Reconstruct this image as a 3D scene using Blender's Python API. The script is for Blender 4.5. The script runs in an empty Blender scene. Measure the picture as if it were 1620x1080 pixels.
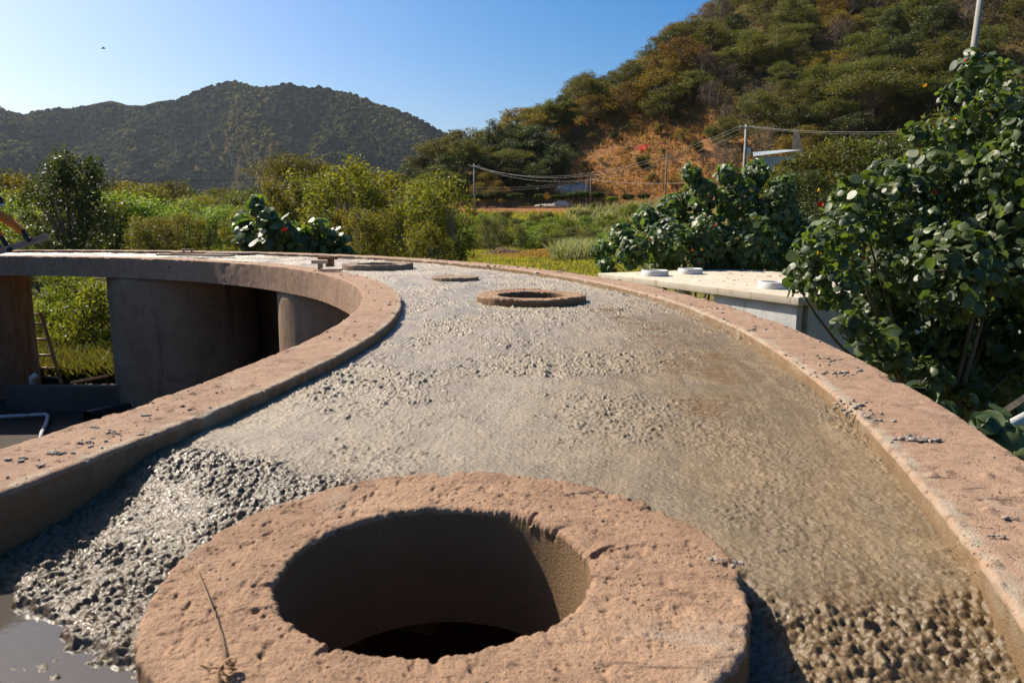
import bpy, bmesh, math, random
import numpy as np
from mathutils import Vector, Matrix

# ------------------------------------------------------------------ camera, world, sun, exposure
S = bpy.context.scene
COL = S.collection
H = 0.62                       # camera height above the curb tops (curb top is z = 0)
PITCH = 0.163                  # looking down, radians
F = 1170.0                     # focal length in photo pixels (photo 1620 wide)
cam = bpy.data.cameras.new("camera")
cam.sensor_width = 36.0
cam.lens = 36.0 * F / 1620.0
cam.clip_start = 0.05
cam.clip_end = 20000
cam.dof.use_dof = True
cam.dof.focus_distance = 7.0
cam.dof.aperture_fstop = 9.0
camo = bpy.data.objects.new("camera", cam)
camo.location = (0, 0, H)
camo.rotation_euler = (math.pi / 2 - PITCH, 0, 0)
COL.objects.link(camo)
S.camera = camo

SUN_EL = math.radians(43)
SUN_AZ = math.radians(143.5)   # measured from +X towards +Y
sd = Vector((math.cos(SUN_AZ) * math.cos(SUN_EL), math.sin(SUN_AZ) * math.cos(SUN_EL), math.sin(SUN_EL)))
W = bpy.data.worlds.new("World")
S.world = W
W.use_nodes = True
wn = W.node_tree
sky = wn.nodes.new("ShaderNodeTexSky")
sky.sky_type = 'NISHITA'
sky.sun_disc = False
sky.sun_elevation = SUN_EL
sky.sun_rotation = math.pi / 2 - SUN_AZ
sky.altitude = 600
sky.air_density = 1.0
sky.dust_density = 3.8
sky.ozone_density = 3.5
hs = wn.nodes.new('ShaderNodeHueSaturation')
hs.inputs['Saturation'].default_value = 1.65
wn.links.new(sky.outputs[0], hs.inputs['Color'])
wn.links.new(hs.outputs[0], wn.nodes["Background"].inputs[0])
wn.nodes["Background"].inputs[1].default_value = 0.072
sun = bpy.data.lights.new("sun", 'SUN')
sun.energy = 5.0
sun.angle = math.radians(0.5)
sun.color = (1.0, 0.90, 0.76)
suno = bpy.data.objects.new("sun", sun)
suno.rotation_euler = (-sd).to_track_quat('-Z', 'Y').to_euler()
suno.location = (-30, 20, 40)
COL.objects.link(suno)
S.view_settings.view_transform = 'Standard'
S.view_settings.look = 'None'
S.view_settings.exposure = 0.9
S.view_settings.gamma = 1.0
S.cycles.max_bounces = 8
S.cycles.transparent_max_bounces = 8
S.cycles.volume_bounces = 0
S.cycles.use_denoising = True
S.cycles.use_adaptive_sampling = False

# ------------------------------------------------------------------ helpers
PI = math.pi
CX, CY = -9.60, 4.37           # centre of the round tank
R1, R2, R3, R4 = 8.85, 8.54, 10.91, 11.23


def ray(px, py):
    x = (px - 810) / F
    y = -(py - 540) / F
    return np.array([x, math.cos(PITCH) + math.sin(PITCH) * y, -math.sin(PITCH) + math.cos(PITCH) * y])


def at(px, py, z=0.0):
    d = ray(px, py)
    t = (z - H) / d[2]
    return np.array([d[0] * t, d[1] * t, z])


def atY(px, py, Y):
    d = ray(px, py)
    t = Y / d[1]
    return np.array([d[0] * t, Y, H + d[2] * t])


def tag(o, label=None, cat=None, group=None, kind=None):
    if label: o['label'] = label
    if cat: o['category'] = cat
    if group: o['group'] = group
    if kind: o['kind'] = kind
    return o


def mesh_np(name, V, Fc, mats=(), smooth=True, attrs=None, mat_idx=None):
    V = np.asarray(V, np.float32)
    me = bpy.data.meshes.new(name)
    if not isinstance(Fc, (list, tuple)):
        Fc = [Fc]
    Fc = [np.asarray(f, np.int32) for f in Fc if len(f)]
    nl = sum(f.size for f in Fc)
    npoly = sum(len(f) for f in Fc)
    me.vertices.add(len(V)); me.loops.add(nl); me.polygons.add(npoly)
    me.vertices.foreach_set('co', V.ravel())
    me.loops.foreach_set('vertex_index', np.concatenate([f.ravel() for f in Fc]))
    starts = []
    c = 0
    for f in Fc:
        k = f.shape[1]
        starts.append(c + np.arange(len(f), dtype=np.int32) * k)
        c += f.size
    me.polygons.foreach_set('loop_start', np.concatenate(starts).astype(np.int32))
    me.polygons.foreach_set('use_smooth', np.full(npoly, smooth, dtype=bool))
    if mat_idx is not None:
        me.polygons.foreach_set('material_index', np.asarray(mat_idx, np.int32))
    me.update(calc_edges=True)
    for k, a in (attrs or {}).items():
        at_ = me.attributes.new(k, 'FLOAT', 'POINT')
        at_.data.foreach_set('value', np.asarray(a, np.float32))
    for m in (mats if isinstance(mats, (list, tuple)) else [mats]):
        me.materials.append(m)
    return me


def obj(name, me, parent=None, loc=(0, 0, 0), rot=(0, 0, 0)):
    o = bpy.data.objects.new(name, me)
    COL.objects.link(o)
    o.location = loc
    o.rotation_euler = rot
    if parent: o.parent = parent
    return o


def thing(name, label, cat, loc=(0, 0, 0), rz=0.0, group=None):
    o = bpy.data.objects.new(name, None)
    o.empty_display_size = 0.2
    COL.objects.link(o)
    o.location = loc
    o.rotation_euler = (0, 0, rz)
    return tag(o, label, cat, group)


class MB:
    """collects shapes, built as one mesh"""
    def __init__(s): s.V = []; s.F3 = []; s.F4 = []; s.n = 0
    def add(s, V, F):
        F = np.asarray(F)
        s.V.append(np.asarray(V, float))
        (s.F3 if F.shape[1] == 3 else s.F4).append(F + s.n)
        s.n += len(V)
        return s
    def tube(s, pts, rad, n=8, cap=True):
        P = np.asarray(pts, float)
        rad = np.broadcast_to(np.asarray(rad, float), (len(P),))
        T = np.gradient(P, axis=0)
        T /= np.linalg.norm(T, axis=1)[:, None] + 1e-12
        up = np.array([0.13, 0.21, 0.97]) if abs(T[0][2]) < .9 else np.array([1.0, .05, 0.02])
        V = []
        for i in range(len(P)):
            u = up - T[i] * (up @ T[i]); u /= np.linalg.norm(u) + 1e-12
            up = u
            v = np.cross(T[i], u)
            a = np.arange(n) * 2 * PI / n
            V.append(P[i] + rad[i] * (np.cos(a)[:, None] * u + np.sin(a)[:, None] * v))
        V = np.concatenate(V)
        i = np.arange(len(P) - 1)[:, None] * n
        j = np.arange(n)[None]
        q = np.stack([i + j, i + (j + 1) % n, i + n + (j + 1) % n, i + n + j], -1).reshape(-1, 4)
        s.add(V, q)
        if cap:
            b = s.n - len(V)
            for e, fl in ((0, True), ((len(P) - 1) * n, False)):
                c = V[e:e + n].mean(0)
                s.V.append(c[None]); ci = s.n; s.n += 1
                for k in range(n):
                    a0, a1 = b + e + k, b + e + (k + 1) % n
                    s.F3.append(np.array([[ci, a1, a0] if fl else [ci, a0, a1]]))
        return s
    def box(s, c, size, rot=None, bev=0.0):
        hx, hy, hz = np.asarray(size, float) / 2
        bm = bmesh.new()
        bmesh.ops.create_cube(bm, size=1.0)
        for v in bm.verts:
            v.co = Vector((v.co.x * 2 * hx, v.co.y * 2 * hy, v.co.z * 2 * hz))
        if bev > 0:
            bmesh.ops.bevel(bm, geom=bm.edges[:], offset=bev, segments=2, affect='EDGES', profile=0.6)
        bmesh.ops.triangulate(bm, faces=bm.faces[:])
        bm.verts.ensure_lookup_table()
        V = np.array([v.co[:] for v in bm.verts])
        Fc = np.array([[v.index for v in f.verts] for f in bm.faces])
        bm.free()
        if rot is not None:
            V = V @ np.array(rot).T
        s.add(V + np.asarray(c), Fc)
        return s
    def build(s, name, mat, parent=None, smooth=True, loc=(0, 0, 0)):
        V = np.concatenate(s.V)
        Fs = []
        if s.F3: Fs.append(np.concatenate(s.F3))
        if s.F4: Fs.append(np.concatenate(s.F4))
        return obj(name, mesh_np(name, V, Fs, mat, smooth), parent, loc)


def rotz(a):
    c, s_ = math.cos(a), math.sin(a)
    return np.array([[c, -s_, 0], [s_, c, 0], [0, 0, 1.0]])


def roty(a):
    c, s_ = math.cos(a), math.sin(a)
    return np.array([[c, 0, s_], [0, 1, 0], [-s_, 0, c]])


def rotx(a):
    c, s_ = math.cos(a), math.sin(a)
    return np.array([[1, 0, 0], [0, c, -s_], [0, s_, c]])


# --- numpy noise
def _h(ix, iy, seed):
    ix = ix.astype(np.int64); iy = iy.astype(np.int64)
    n = (ix * 374761393 + iy * 668265263 + seed * 1442695041) & 0xFFFFFFFF
    n = ((n ^ (n >> 13)) * 1274126177) & 0xFFFFFFFF
    n = ((n ^ (n >> 16)) * 2246822519) & 0xFFFFFFFF
    return ((n ^ (n >> 15)) & 0xFFFFFF) / float(0xFFFFFF)


def vnoise(x, y, seed=0):
    ix = np.floor(x); iy = np.floor(y)
    fx = x - ix; fy = y - iy
    fx = fx * fx * fx * (fx * (fx * 6 - 15) + 10); fy = fy * fy * fy * (fy * (fy * 6 - 15) + 10)
    a = _h(ix, iy, seed); b = _h(ix + 1, iy, seed); c = _h(ix, iy + 1, seed); d = _h(ix + 1, iy + 1, seed)
    return (a + (b - a) * fx) * (1 - fy) + (c + (d - c) * fx) * fy      # 0..1


def fbm(x, y, seed=0, o=4, g=0.5):
    t = np.zeros(np.shape(x)); a = 1.0; s_ = 0
    for i in range(o):
        t = t + a * (vnoise(x * 2 ** i + 17.3 * i, y * 2 ** i - 9.1 * i, seed + i) - .5); s_ += a; a *= g
    return t / s_ * 2                                                  # -1..1


def worley(x, y, seed=0):
    """F1 distance, second distance and a random number of the nearest cell"""
    ix = np.floor(x); iy = np.floor(y)
    f1 = np.full(np.shape(x), 9.0); f2 = f1.copy(); rid = np.zeros(np.shape(x))
    for dx in (-1, 0, 1):
        for dy in (-1, 0, 1):
            cx = ix + dx; cy = iy + dy
            px = cx + .1 + .8 * _h(cx, cy, seed); py = cy + .1 + .8 * _h(cx, cy, seed + 101)
            d = np.hypot(px - x, py - y)
            r = _h(cx, cy, seed + 202)
            m = d < f1
            f2 = np.where(m, f1, np.minimum(f2, d))
            rid = np.where(m, r, rid)
            f1 = np.where(m, d, f1)
    return f1, f2, rid


def sstep(a, b, x):
    t = np.clip((x - a) / (b - a), 0, 1)
    return t * t * (3 - 2 * t)


def smin(a, b, k):
    h_ = np.clip(.5 + .5 * (b - a) / k, 0, 1)
    return b + (a - b) * h_ - k * h_ * (1 - h_)


def grid_faces(ni, nj, close_i=False):
    i = np.arange(ni if close_i else ni - 1)[:, None]
    j = np.arange(nj - 1)[None]
    i2 = (i + 1) % ni
    return np.stack([i * nj + j, i2 * nj + j, i2 * nj + j + 1, i * nj + j + 1], -1).reshape(-1, 4)


# ------------------------------------------------------------------ materials
def new_mat(name):
    m = bpy.data.materials.new(name)
    m.use_nodes = True
    nt = m.node_tree
    return m, nt, nt.nodes['Principled BSDF']


class NT:
    def __init__(s, nt): s.nt = nt; s.tc = None
    def n(s, t, **kw):
        x = s.nt.nodes.new(t)
        for k, v in kw.items(): setattr(x, k, v)
        return x
    def l(s, a, b): s.nt.links.new(a, b)
    def coord(s):
        if s.tc is None: s.tc = s.n('ShaderNodeTexCoord')
        return s.tc.outputs['Object']
    def noise(s, scale, detail=4, rough=.55, vec=None, dist=0.0):
        x = s.n('ShaderNodeTexNoise'); x.inputs['Scale'].default_value = scale
        x.inputs['Detail'].default_value = detail; x.inputs['Roughness'].default_value = rough
        x.inputs['Distortion'].default_value = dist
        s.l(vec if vec is not None else s.coord(), x.inputs['Vector'])
        return x.outputs['Fac']
    def voro(s, scale, vec=None, feature='F1'):
        x = s.n('ShaderNodeTexVoronoi'); x.feature = feature; x.inputs['Scale'].default_value = scale
        s.l(vec if vec is not None else s.coord(), x.inputs['Vector'])
        return x.outputs['Distance']
    def scaled(s, sc, vec=None):
        x = s.n('ShaderNodeMapping'); x.inputs['Scale'].default_value = sc
        s.l(vec if vec is not None else s.coord(), x.inputs['Vector'])
        return x.outputs[0]
    def ramp(s, fac, stops, interp='LINEAR'):
        x = s.n('ShaderNodeValToRGB'); x.color_ramp.interpolation = interp
        e = x.color_ramp.elements
        while len(e) < len(stops): e.new(0.5)
        for k, (p, c) in zip(e, stops):
            k.position = p
            k.color = (c, c, c, 1) if isinstance(c, (int, float)) else tuple(c) + (1,)
        s.l(fac, x.inputs[0])
        return x.outputs[0]
    def mix(s, fac, a, b, mode='MIX'):
        x = s.n('ShaderNodeMix'); x.data_type = 'RGBA'; x.blend_type = mode
        for i, v in ((0, fac), (6, a), (7, b)):
            if isinstance(v, (int, float)): x.inputs[i].default_value = v if i == 0 else (v, v, v, 1)
            elif isinstance(v, tuple): x.inputs[i].default_value = v + (1,)
            else: s.l(v, x.inputs[i])
        return x.outputs[2]
    def math(s, op, a, b=0.0, clamp=False):
        x = s.n('ShaderNodeMath'); x.operation = op; x.use_clamp = clamp
        for i, v in ((0, a), (1, b)):
            if isinstance(v, (int, float)): x.inputs[i].default_value = v
            else: s.l(v, x.inputs[i])
        return x.outputs[0]
    def attr(s, name):
        x = s.n('ShaderNodeAttribute'); x.attribute_name = name
        return x.outputs['Fac']
    def bump(s, h, strength=.5, dist=.01, prev=None):
        x = s.n('ShaderNodeBump'); x.inputs['Strength'].default_value = strength; x.inputs['Distance'].default_value = dist
        s.l(h, x.inputs['Height'])
        if prev is not None: s.l(prev, x.inputs['Normal'])
        return x.outputs[0]


def simple(name, col, rough=.7, var=.25, scale=6.0, bump=.0, spec=.3, metal=0.0):
    m, nt, b = new_mat(name)
    k = NT(nt)
    f = k.noise(scale, 5, .6)
    c = k.mix(k.ramp(f, [(.3, 0.0), (.7, 1.0)]), tuple(x * (1 - var) for x in col), tuple(min(1, x * (1 + var)) for x in col))
    k.l(c, b.inputs['Base Color'])
    b.inputs['Roughness'].default_value = rough
    b.inputs['Specular IOR Level'].default_value = spec
    b.inputs['Metallic'].default_value = metal
    if bump: k.l(k.bump(k.noise(scale * 8, 4), bump, .01), b.inputs['Normal'])
    return m


def cement(name, col, warm, dark, scale=1.0, stain=.5, pits=True, rough=.9, bump=.6, splash=False, side=False):
    m, nt, b = new_mat(name)
    k = NT(nt)
    big = k.noise(2.2 * scale, 5, .6, dist=.3)
    mid = k.noise(11 * scale, 6, .65)
    fine = k.noise(160 * scale, 4, .7)
    grain = k.noise(420 * scale, 2, .6)
    c = k.mix(k.ramp(big, [(.35, 0.), (.68, 1.)]), col, warm)
    c = k.mix(k.ramp(mid, [(.30, .55 * stain), (.5, 0.)]), c, dark)
    smear = k.noise(7 * scale, 6, .7, vec=k.scaled((1.0, 3.2, 2.0)), dist=1.1)
    c = k.mix(k.ramp(smear, [(.32, 1.1 * stain), (.43, 0.)]), c, dark)
    if not pits:
        drip = k.noise(7 * scale, 5, .65, vec=k.scaled((1, 1, .10)), dist=.3)
        c = k.mix(k.ramp(drip, [(.34, .6), (.46, 0.)]), c, dark)
        pale = k.noise(3.1 * scale, 6, .7, vec=k.scaled((1, 1, .35)), dist=.8)
        c = k.mix(k.ramp(pale, [(.60, 0.), (.72, .55)]), c, tuple(min(.6, x * 1.6 + .05) for x in col))
    c = k.mix(k.ramp(fine, [(.30, .75), (.47, 0.), (.75, 0.)]), c, dark)
    c = k.mix(k.ramp(grain, [(.58, 0.), (.75, .25)]), c, tuple(min(.8, x * 1.5) for x in col))
    hgt = k.math('ADD', k.math('MULTIPLY', fine, .7), k.math('MULTIPLY', grain, .45))
    hgt = k.math('ADD', hgt, k.math('MULTIPLY', mid, .8))
    if pits:
        v = k.voro(70 * scale)
        msk = k.ramp(k.noise(9 * scale, 3), [(.48, 0.), (.60, 1.)])
        p = k.math('MULTIPLY', k.ramp(v, [(.10, 1.), (.24, 0.)]), msk)
        c = k.mix(k.math('MULTIPLY', p, .72), c, dark)
        hgt = k.math('SUBTRACT', hgt, k.math('MULTIPLY', p, 1.0))
    if pits:
        gp = k.noise(4.3 * scale, 6, .65, dist=.7)
        c = k.mix(k.ramp(gp, [(.57, 0.), (.68, .6)]), c, (.36, .29, .22))
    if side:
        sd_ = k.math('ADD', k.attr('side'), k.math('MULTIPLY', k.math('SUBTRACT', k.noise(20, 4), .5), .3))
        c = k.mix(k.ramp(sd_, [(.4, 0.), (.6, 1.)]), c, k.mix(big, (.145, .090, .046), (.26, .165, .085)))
    if splash:
        sp = k.attr('splash')
        f = k.math('MULTIPLY', sp, k.ramp(k.noise(14 * scale, 6, .7), [(.40, 0.), (.56, 1.)]))
        c = k.mix(f, c, (.40, .36, .27))
    k.l(c, b.inputs['Base Color'])
    b.inputs['Roughness'].default_value = rough
    b.inputs['Specular IOR Level'].default_value = .2
    k.l(k.bump(hgt, min(1, bump * 1.5), .009), b.inputs['Normal'])
    return m


def leaf_mat(name, c1, c2, transl=.4, rough=.5, spec=.3, tcol=None, scale=.6):
    m, nt, b = new_mat(name)
    k = NT(nt)
    oi = k.n('ShaderNodeObjectInfo')
    a = k.attr('rnd')
    c = k.mix(k.ramp(a, [(.0, 0.), (1., 1.)]), c1, c2)
    hsv = k.n('ShaderNodeHueSaturation')
    k.l(c, hsv.inputs['Color'])
    r = oi.outputs['Random']
    k.l(k.math('ADD', k.math('MULTIPLY', r, .05), .475), hsv.inputs['Hue'])
    k.l(k.math('ADD', k.math('MULTIPLY', r, .5), .72), hsv.inputs['Value'])
    col = hsv.outputs[0]
    k.l(col, b.inputs['Base Color'])
    b.inputs['Roughness'].default_value = rough
    b.inputs['Specular IOR Level'].default_value = spec
    t = k.n('ShaderNodeBsdfTranslucent')
    k.l(k.mix(1.0, col, tcol or (1.9, 1.7, .9), 'MULTIPLY'), t.inputs[0])
    mx = k.n('ShaderNodeMixShader')
    mx.inputs[0].default_value = transl
    k.l(b.outputs[0], mx.inputs[1]); k.l(t.outputs[0], mx.inputs[2])
    k.l(mx.outputs[0], nt.nodes['Material Output'].inputs[0])
    return m


M = {}
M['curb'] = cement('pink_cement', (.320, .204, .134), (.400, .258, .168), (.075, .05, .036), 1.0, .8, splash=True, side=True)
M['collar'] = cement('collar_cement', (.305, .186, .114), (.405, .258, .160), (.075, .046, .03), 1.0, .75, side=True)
M['collar_crust'] = cement('crusted_collar_cement', (.30, .21, .145), (.29, .235, .175), (.07, .055, .04), 1.0, .6)
M['plaster'] = cement('brown_plaster', (.235, .148, .088), (.315, .215, .14), (.080, .052, .035), .45, .6, pits=False, bump=.25)
M['greycement'] = cement('grey_cement', (.43, .42, .40), (.52, .51, .49), (.19, .18, .16), .8, .5, pits=False, bump=.2)
M['cisterntop'] = cement('pale_slab', (.46, .395, .30), (.53, .46, .36), (.22, .18, .13), .6, .5, pits=False, bump=.15)
M['white'] = simple('white_paint', (.58, .56, .51), .6, .08, 5)
M['lime'] = simple('splatter_cement', (.26, .225, .185), .8, .35, 30, .5)
M['damp'] = simple('shade_dark_floor', (.040, .030, .022), .95, .35, 1.2, .3)  # court floor: shade of the court put into a near-black base colour
M['shadewall'] = cement('shade_dark_wall', (.085, .065, .05), (.11, .085, .065), (.04, .03, .025), .5, .5, pits=False, bump=.2)  # low wall: cement colour darkened to stand in for the roof's shadow
M['wood'] = simple('raw_wood', (.36, .23, .12), .7, .35, 14, .3)
M['oldwood'] = simple('weathered_wood', (.24, .19, .15), .8, .3, 14, .3)
M['darkwood'] = simple('brown_wood', (.22, .11, .045), .6, .3, 14, .3)
M['palewood'] = simple('pale_wood', (.55, .43, .27), .7, .2, 14, .3)
M['bark'] = simple('bark', (.12, .09, .065), .9, .4, 5, .6)
M['palebark'] = simple('pale_bark', (.22, .18, .14), .9, .3, 5, .6)
M['straw'] = simple('straw', (.20, .115, .042), .6, .3, 20)
M['poleconc'] = simple('pole_concrete', (.25, .235, .215), .85, .15, 3, .2)
M['polewood'] = simple('pole_wood', (.17, .13, .10), .85, .3, 3, .2)
M['palepole'] = simple('pale_pole', (.28, .255, .215), .8, .15, 3, .2)
M['wire'] = simple('pale_cable', (.36, .32, .27), .5, .1, 2)
M['darkwire'] = simple('dark_cable', (.02, .02, .02), .9, .1, 2, 0, .05)
M['tinroof'] = simple('tin_roof', (.20, .24, .26), .6, .15, 2, .1, .5)
M['brick'] = simple('brick', (.58, .36, .24), .9, .3, 3, .4)
M['orange'] = simple('orange_cloth', (.62, .16, .025), .85, .15, 9, .3)
M['glove'] = simple('black_glove', (.012, .012, .016), .6, .3, 30, .2)
M['skin'] = simple('skin', (.38, .20, .12), .5, .06, 30)
M['hair'] = simple('dark_hair', (.012, .010, .009), .55, .3, 40)
M['jeans'] = simple('blue_trousers', (.05, .07, .12), .9, .2, 12)
M['cap'] = simple('pale_cap', (.60, .55, .48), .8, .1, 10)
M['black'] = simple('black_plastic', (.015, .015, .016), .5, .2, 10)
M['signyellow'] = simple('sign_yellow', (.62, .27, .01), .5, .05, 4)
M['rock'] = simple('grey_rock', (.36, .325, .27), .9, .35, 1.2, .8)
M['brush'] = simple('dead_brush', (.30, .19, .12), .9, .4, 3)


def puddle_mat():
    m, nt, b = new_mat('muddy_water')
    k = NT(nt)
    tr = k.n('ShaderNodeBsdfTransparent'); tr.inputs[0].default_value = (.52, .48, .40, 1)
    df = k.n('ShaderNodeBsdfDiffuse'); df.inputs[0].default_value = (.15, .13, .105, 1)
    gl = k.n('ShaderNodeBsdfGlossy'); gl.inputs['Roughness'].default_value = .03
    bp = k.bump(k.noise(22, 4, .6), .05, .02)
    k.l(bp, gl.inputs['Normal'])
    m1 = k.n('ShaderNodeMixShader'); m1.inputs[0].default_value = .5
    k.l(tr.outputs[0], m1.inputs[1]); k.l(df.outputs[0], m1.inputs[2])
    fr = k.n('ShaderNodeFresnel'); fr.inputs[0].default_value = 1.5
    m2 = k.n('ShaderNodeMixShader')
    k.l(fr.outputs[0], m2.inputs[0]); k.l(m1.outputs[0], m2.inputs[1]); k.l(gl.outputs[0], m2.inputs[2])
    k.l(m2.outputs[0], nt.nodes['Material Output'].inputs[0])
    return m


def wet_mat():
    m, nt, b = new_mat('wet_concrete')
    k = NT(nt)
    tan = k.attr('tan'); mud = k.attr('mud'); rough_ = k.attr('rough')
    big = k.noise(1.3, 5, .6, dist=.5)
    mid = k.noise(16, 6, .65)
    fine = k.noise(190, 4, .65)
    streak = k.noise(9, 5, .6, vec=k.scaled((1.6, .45, 1)), dist=.6)
    grey = k.mix(k.ramp(mid, [(.35, 0.), (.7, 1.)]), (.275, .226, .158), (.385, .318, .228))
    tanc = k.mix(k.ramp(mid, [(.35, 0.), (.7, 1.)]), (.158, .104, .044), (.235, .162, .076))
    tan = k.math('MULTIPLY', tan, 1.25)
    t = k.math('ADD', tan, k.math('MULTIPLY', k.math('SUBTRACT', streak, .5), .7), True)
    c = k.mix(t, grey, tanc)
    c = k.mix(k.ramp(fine, [(.32, .7), (.48, 0.)]), c, (.08, .066, .045))
    coarse = k.noise(70, 5, .75)
    c = k.mix(k.ramp(coarse, [(.33, .75), (.45, 0.)]), c, (.085, .07, .048))
    c = k.mix(k.ramp(coarse, [(.58, 0.), (.72, .35)]), c, (.42, .37, .29))
    c = k.mix(k.math('MULTIPLY', rough_, .8), c, k.mix(tan, (.045, .035, .022), (.105, .068, .031)))
    damp = k.noise(3.2, 6, .62, vec=k.scaled((1.0, .55, 1)), dist=1.4)
    dampf = k.ramp(damp, [(.44, 0.), (.60, 1.)])
    c = k.mix(k.math('MULTIPLY', dampf, .38), c, (.13, .10, .062))
    mfac = k.ramp(k.math('ADD', mud, k.math('MULTIPLY', k.math('SUBTRACT', k.noise(10, 7, .7, vec=k.scaled((1, 2.2, 1)), dist=.8), .5), 1.3)), [(.26, 0.), (.66, 1.)])
    c = k.mix(mfac, c, (.175, .105, .036))
    k.l(c, b.inputs['Base Color'])
    wet = k.ramp(k.math('ADD', k.math('MULTIPLY', big, .5), k.math('MULTIPLY', mid, .5)), [(.36, .26), (.50, .46), (.64, .66)])
    wet = k.mix(dampf, wet, .30)
    rg = k.mix(mfac, wet, .24)
    rg = k.mix(rough_, rg, k.mix(k.ramp(coarse, [(.40, 0.), (.62, 1.)]), .17, .42))
    k.l(rg, b.inputs['Roughness'])
    k.l(k.mix(rough_, .5, .30), b.inputs['Specular IOR Level'])
    h_ = k.math('ADD', k.math('MULTIPLY', fine, .6), k.math('MULTIPLY', mid, .8))
    h_ = k.math('ADD', h_, k.math('MULTIPLY', k.noise(420, 2), .3))
    h_ = k.math('ADD', h_, k.math('MULTIPLY', coarse, 1.6))
    h_ = k.math('ADD', h_, k.math('MULTIPLY', k.noise(34, 4, .6, dist=.4), 1.6))
    h_ = k.math('MULTIPLY', h_, k.math('SUBTRACT', 1.0, k.math('MULTIPLY', mfac, .8)))
    h_ = k.math('MULTIPLY', h_, k.math('SUBTRACT', 1.0, k.math('MULTIPLY', rough_, .6)))
    h_ = k.math('MULTIPLY', h_, k.math('SUBTRACT', 1.0, k.math('MULTIPLY', tan, .38)))
    k.l(k.bump(h_, .75, .008), b.inputs['Normal'])
    return m


def ground_mat():
    m, nt, b = new_mat('field_and_hillside')
    k = NT(nt)
    dirt = k.attr('dirt'); green = k.attr('green'); hillg = k.attr('hill')
    n1 = k.noise(.09, 6, .65); n2 = k.noise(.9, 6, .7); n3 = k.noise(6, 4, .7)
    dry = k.mix(k.ramp(n2, [(.32, 0.), (.66, 1.)]), (.20, .135, .04), (.34, .235, .085))
    grn = k.mix(k.ramp(n2, [(.3, 0.), (.7, 1.)]), (.07, .10, .016), (.14, .165, .03))
    c = k.mix(k.math('MULTIPLY', k.ramp(k.math('ADD', green, k.math('MULTIPLY', k.math('SUBTRACT', n1, .5), 1.3)), [(.35, 0.), (.65, 1.)]), 1.0), dry, grn)
    c = k.mix(k.math('MULTIPLY', hillg, .9), c, k.mix(k.ramp(n2, [(.3, 0.), (.7, 1.)]), (.05, .045, .016), (.135, .095, .038)))
    drt = k.mix(k.ramp(n2, [(.32, 0.), (.68, 1.)]), (.20, .085, .028), (.42, .21, .08))
    c = k.mix(k.ramp(k.math('ADD', dirt, k.math('MULTIPLY', k.math('SUBTRACT', n2, .5), .5)), [(.4, 0.), (.6, 1.)]), c, drt)
    c = k.mix(k.ramp(n3, [(.3, .6), (.5, 0.)]), c, (.07, .045, .018))
    k.l(c, b.inputs['Base Color'])
    b.inputs['Roughness'].default_value = .95
    b.inputs['Specular IOR Level'].default_value = .1
    k.l(k.bump(k.math('ADD', k.math('MULTIPLY', n2, 1.0), k.math('MULTIPLY', n3, .25)), .9, .8), b.inputs['Normal'])
    return m


def mountain_mat():
    m, nt, b = new_mat('mountain_slope')
    k = NT(nt)
    n1 = k.noise(.0022, 5, .6); n2 = k.noise(.03, 6, .7)
    c = k.mix(k.ramp(n2, [(.35, 0.), (.65, 1.)]), (.022, .030, .012), (.055, .055, .020))
    c = k.mix(k.attr('bare'), c, (.15, .085, .035))
    k.l(c, b.inputs['Base Color'])
    b.inputs['Roughness'].default_value = 1.0
    b.inputs['Specular IOR Level'].default_value = 0.0
    k.l(k.bump(n2, 1.0, 10.0), b.inputs['Normal'])
    return m


M['puddle'] = puddle_mat()
M['wet'] = wet_mat()
M['ground'] = ground_mat()
M['mountain'] = mountain_mat()
M['forest'] = leaf_mat('mountain_forest', (.013, .026, .011), (.155, .130, .038), .1, .9, .0)
M['hib'] = leaf_mat('hibiscus_leaf', (.036, .070, .028), (.110, .155, .048), .30, .48, .4, (2.6, 2.8, .8))
M['hib'].node_tree.nodes['Principled BSDF'].inputs['Roughness'].default_value = .46
M['feather'] = leaf_mat('feathery_leaf', (.070, .080, .011), (.18, .17, .022), .42, .55, .2)
M['bright'] = leaf_mat('bright_leaf', (.07, .115, .012), (.16, .21, .03), .45, .5, .25)
M['olive'] = leaf_mat('olive_leaf', (.055, .068, .015), (.125, .125, .026), .35, .55, .2)
M['dark'] = leaf_mat('dark_leaf', (.028, .042, .012), (.07, .085, .02), .3, .5, .25)
M['golden'] = leaf_mat('golden_leaf', (.095, .072, .014), (.175, .130, .026), .35, .6, .15)
M['twig'] = leaf_mat('bare_twig', (.13, .085, .055), (.23, .165, .12), .0, .9, .1)
M['drygrass'] = leaf_mat('dry_grass', (.20, .11, .038), (.40, .265, .105), .3, .8, .1)
M['reed'] = leaf_mat('silver_reed', (.13, .16, .06), (.33, .34, .19), .35, .6, .3)
M['grass'] = leaf_mat('field_grass', (.11, .12, .018), (.26, .22, .05), .4, .7, .2)
M['magenta'] = leaf_mat('magenta_flower', (.45, .01, .08), (.65, .02, .16), .3, .6, .2)
M['topiary'] = leaf_mat('clipped_leaf', (.03, .05, .012), (.075, .095, .02), .25, .55, .2)
M['flower_yellow'] = simple('yellow_petal', (.75, .40, .01), .6, .1, 20)
M['flower_red'] = simple('red_petal', (.62, .035, .012), .6, .1, 20)
M['flower_orange'] = simple('orange_petal', (.72, .17, .01), .6, .1, 20)
rng = np.random.default_rng(7)
random.seed(7)


# ------------------------------------------------------------------ terrain
CAPX = [-400, -60, -40, -15, -6, 12, 33, 53, 80, 120, 200, 400]
CAPZ = [0, 0, 0.3, 3.0, 7.0, 19, 32, 47, 74, 108, 150, 180]


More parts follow.
